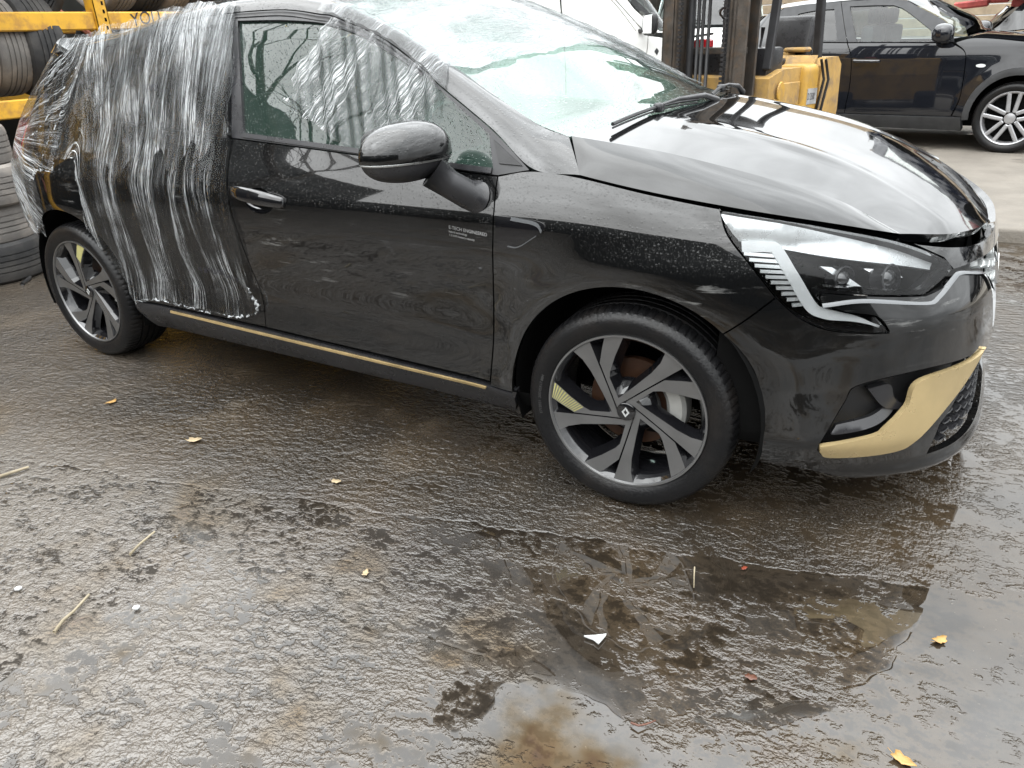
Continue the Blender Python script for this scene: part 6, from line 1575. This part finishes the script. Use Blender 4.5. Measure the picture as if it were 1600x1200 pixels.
o = patch('screen_sheet', ragged(scr, .006, 9, .03), fW, 'film_roof', FILM, gap=0, h=.03, thick=0, disp=lambda u, v: .008 + .003 * np.sin(70 * v + 8 * u) + .002 * np.sin(31 * u + 40 * v))
uvset(o, lambda c: (c.y, c.x))
for (s_, z_, sz, tx) in ((-1.905, 1.125, .03, 'RENDY'), (-2.05, .945, .022, 'YTV'), (-1.60, .50, .03, 'PENDYR P'), (-1.52, .49, .026, 'YORNE'), (-2.70, 1.09, .03, 'R A')):
    V_, F_ = text_mesh(tx, sz, True); mk('film_print', [fR(s_ + x, z_ + y, float(fold(np.array(s_ + x), np.array(z_ + y))) + .004) for x, y, z in V_], F_, 'ink', FILM, False)

# a second, shorter layer hangs from the roof with a torn lower edge
lay2 = [(-1.62, 1.392), (-1.545, 1.28), (-1.51, 1.10), (-1.505, 1.03), (-1.475, 1.005), (-1.515, .965), (-1.55, .985), (-1.60, .90), (-1.66, .97), (-1.75, .86), (-1.83, .93), (-1.92, .80), (-2.0, .90), (-2.09, .83), (-2.2, .93), (-2.32, .90), (-2.38, 1.0), (-2.45, 1.06), (-2.42, 1.2), (-2.40, 1.325), (-2.2, 1.355), (-1.9, 1.392)]
patch('upper_layer', ragged([tuple(q) for q in catmull(lay2 + [lay2[0]], 4)][:-1], .004, 21), fR, 'film_layer', FILM, gap=0, h=.014, thick=0, disp=lambda u, v: fold(u * 1.07 + .3, v) + .010, uv=lambda u, v: (u * (1 + .25 * (1.4 - v)) + .2 * (1.4 - v), v))
# bunched film: rolled hems and ropes of gathered sheet
def rope(P, r, seed, name='film_rope', fn=fR):
    rr = np.random.default_rng(seed); C = [q + rr.normal(0, .0035, 2) for q in catmull(P, 12)]; n = len(C); b = MB()
    pts = [fn(a, c, float(fold(np.array(a), np.array(c))) + .003 + .004 * rr.random()) for i, (a, c) in enumerate(C)]
    b.tube([tuple(q) for q in pts], [r * .75 * (.35 + 1.1 * rr.random()) * (1 - .5 * abs(2 * i / n - 1) ** 3) for i in range(n)], 7)
    return b.build(name, 'film_bunch', FILM, True)
rope([(-1.465, .372), (-1.52, .350), (-1.60, .338), (-1.72, .334), (-1.82, .333), (-1.93, .338), (-2.02, .346), (-2.10, .335), (-2.19, .318)], .0050, 1, 'film_hem')
rope([(-1.46, .375), (-1.452, .41), (-1.47, .44), (-1.485, .47)], .0065, 2, 'film_hem')
rope([(-2.45, 1.30), (-2.55, 1.15), (-2.66, 1.02), (-2.80, .90), (-2.92, .82)], .0028, 7)
rope([(-2.43, 1.30), (-2.52, 1.10), (-2.60, .95), (-2.62, .85)], .0028, 8)
rope([(-2.545, .872), (-2.545, .83), (-2.60, .826), (-2.66, .82), (-2.72, .77)], .0035, 9, 'film_hem')
rope([(-2.68, .68), (-2.75, .60), (-2.80, .56)], .004, 11, 'film_hem')

# ================================================================== litter on the ground
simple('leaf_yellow', (.36, .21, .065), .5, var=.3, vscale=40)
simple('leaf_pale', (.36, .28, .17), .55, var=.3, vscale=40)
simple('leaf_red', (.20, .04, .02), .4, var=.3, vscale=40)
simple('leaf_brown', (.09, .035, .02), .35, var=.3, vscale=40)
simple('paper_white', (.55, .56, .56), .5, var=.04)
simple('straw', (.26, .22, .15), .6, var=.15, vscale=30)
def leaf(x, y, size, rot, mat, label, seed, cat='leaf', name='fallen_leaf', curl=.25):
    r = random.Random(seed); n = 14; edge = []
    for i in range(n):
        a = 2 * math.pi * i / n; rad = (.55 + .45 * math.cos(a) ** 2) * (1 + .22 * math.sin(5 * a + seed) + r.uniform(-.08, .08))
        edge.append((math.cos(a) * rad * size * .5, math.sin(a) * rad * size * .5))
    V = [(0, 0, .006 + size * .04)]
    for k in (.5, 1.0):
        V += [(a * k, c * k, .006 + size * (curl * (k * abs(a) / size) ** 1.3 + r.uniform(0, .05) * k)) for a, c in edge]
    F = [(0, 1 + i, 1 + (i + 1) % n) for i in range(n)] + [(1 + i, 1 + n + i, 1 + n + (i + 1) % n, 1 + (i + 1) % n) for i in range(n)]
    nb = len(V); V += [(a, c, z - .0012) for a, c, z in V]; F += [tuple(nb + i for i in f[::-1]) for f in F] + [(1 + n + i, 1 + n + i + nb, 1 + n + (i + 1) % n + nb, 1 + n + (i + 1) % n) for i in range(n)]
    b = MB(); b.add(V, F)
    if name == 'fallen_leaf': b.tube([(-size * .45, 0, .006), (-size * .75, size * .08, .009)], size * .018, 5)
    o = b.build(name, mat, None, True); o.location = (x, y, 0); o.rotation_euler = (0, 0, rot); tag(o, label, cat, 'fallen leaves' if cat == 'leaf' else None); return o
leaf(.841, -1.044, .034, .9, 'leaf_yellow', 'yellow-orange pointed leaf on the pale puddle at lower right', 1)
leaf(.804, -1.413, .040, -.3, 'leaf_yellow', 'pale orange leaf at the bottom edge of the picture', 2)
leaf(.505, -1.352, .026, .2, 'leaf_brown', 'small dark red-brown leaf at the edge of the puddle', 3)
leaf(.394, -1.004, .018, 1.2, 'leaf_red', 'tiny red leaf fragment below the front wheel', 4)
leaf(-2.633, -.846, .055, .6, 'leaf_yellow', 'yellow leaf lying left of the rear wheel', 5)
leaf(-2.061, -1.172, .04, 1.4, 'leaf_yellow', 'small amber leaf in front of the rear wheel', 6)
leaf(-.842, -1.189, .034, .2, 'leaf_pale', 'cream leaf on the wet ground below the front door', 7)
leaf(-1.489, -1.223, .05, .5, 'leaf_pale', 'pale crushed leaf on the ground below the wrapped rear door', 8)
leaf(-.459, -1.487, .026, 2.1, 'leaf_pale', 'straw-coloured leaf left of the white paper scrap', 9)
def scrap(V2, h, mat, loc, rot, label, name, cat):
    n = len(V2); b = MB(); b.prism(V2, .002, .002 + h, plane='XY'); o = b.build(name, mat); o.location = loc; o.rotation_euler = (0, .0, rot); tag(o, label, cat); return o
scrap([(-.026, .006), (-.004, -.006), (.006, -.018), (.022, .004), (.026, .012), (.002, .008)], .004, 'paper_white', (.167, -1.41, .004), .5, 'torn white paper scrap on the wet ground below the front wheel', 'paper_scrap', 'paper')
def twig(P, r, mat, label, name='straw_stalk', cat='straw'):
    b = MB(); b.tube([(a, c, z) for a, c, z in P], [r * (1 - .4 * i / len(P)) for i in range(len(P))], 6); o = b.build(name, mat, None, True); tag(o, label, cat); return o
T_ = {}
twig([(-0.979, -2.018, 0.008), (-0.996, -1.986, 0.011), (-1.009, -1.95, 0.008), (-1.03, -1.897, 0.011)], 0.0045, 'straw', 'long pale straw lying on the ground at lower left', 'straw_stalk', 'straw')
twig([(-1.091, -1.742, 0.008), (-1.105, -1.701, 0.011), (-1.124, -1.641, 0.008)], 0.004, 'straw', 'short pale straw above the long one at left', 'straw_stalk', 'straw')
twig([(0.329, -1.586, 0.008), (0.346, -1.587, 0.011), (0.357, -1.574, 0.008), (0.371, -1.559, 0.011)], 0.0025, 'leaf_brown', 'thin curved dark twig on the yellowish puddle', 'twig', 'twig')
twig([(0.283, -1.062, 0.008), (0.294, -1.099, 0.011), (0.307, -1.138, 0.008)], 0.002, 'straw', 'thin upright stalk on the brown wet ground right of the front wheel', 'straw_stalk', 'straw')
twig([(-1.869, -1.697, 0.008), (-1.849, -1.656, 0.011), (-1.842, -1.615, 0.008)], 0.006, 'straw', 'pale flattened straw at the left edge of the picture', 'straw_stalk', 'straw')
twig([(-4.126, -0.428, 0.008), (-4.198, -0.348, 0.011), (-4.301, -0.276, 0.008), (-4.306, -0.233, 0.011)], 0.012, 'rubber', 'black strap end on the ground beside the tyre stack', 'rubber_strap', 'strap')
scrap([(-.008, -.004), (.004, -.007), (.009, .002), (.002, .007), (-.007, .005)], .004, 'paper_white', (-1.226, -1.973, .004), 0.6, 'white washer-like bit at the far left of the ground', 'ground_chip', 'chip')
scrap([(-.008, -.004), (.004, -.007), (.009, .002), (.002, .007), (-.007, .005)], .004, 'paper_white', (-0.88, -1.866, .004), 0.6, 'small white chip on the ground right of the long straw', 'ground_chip', 'chip')
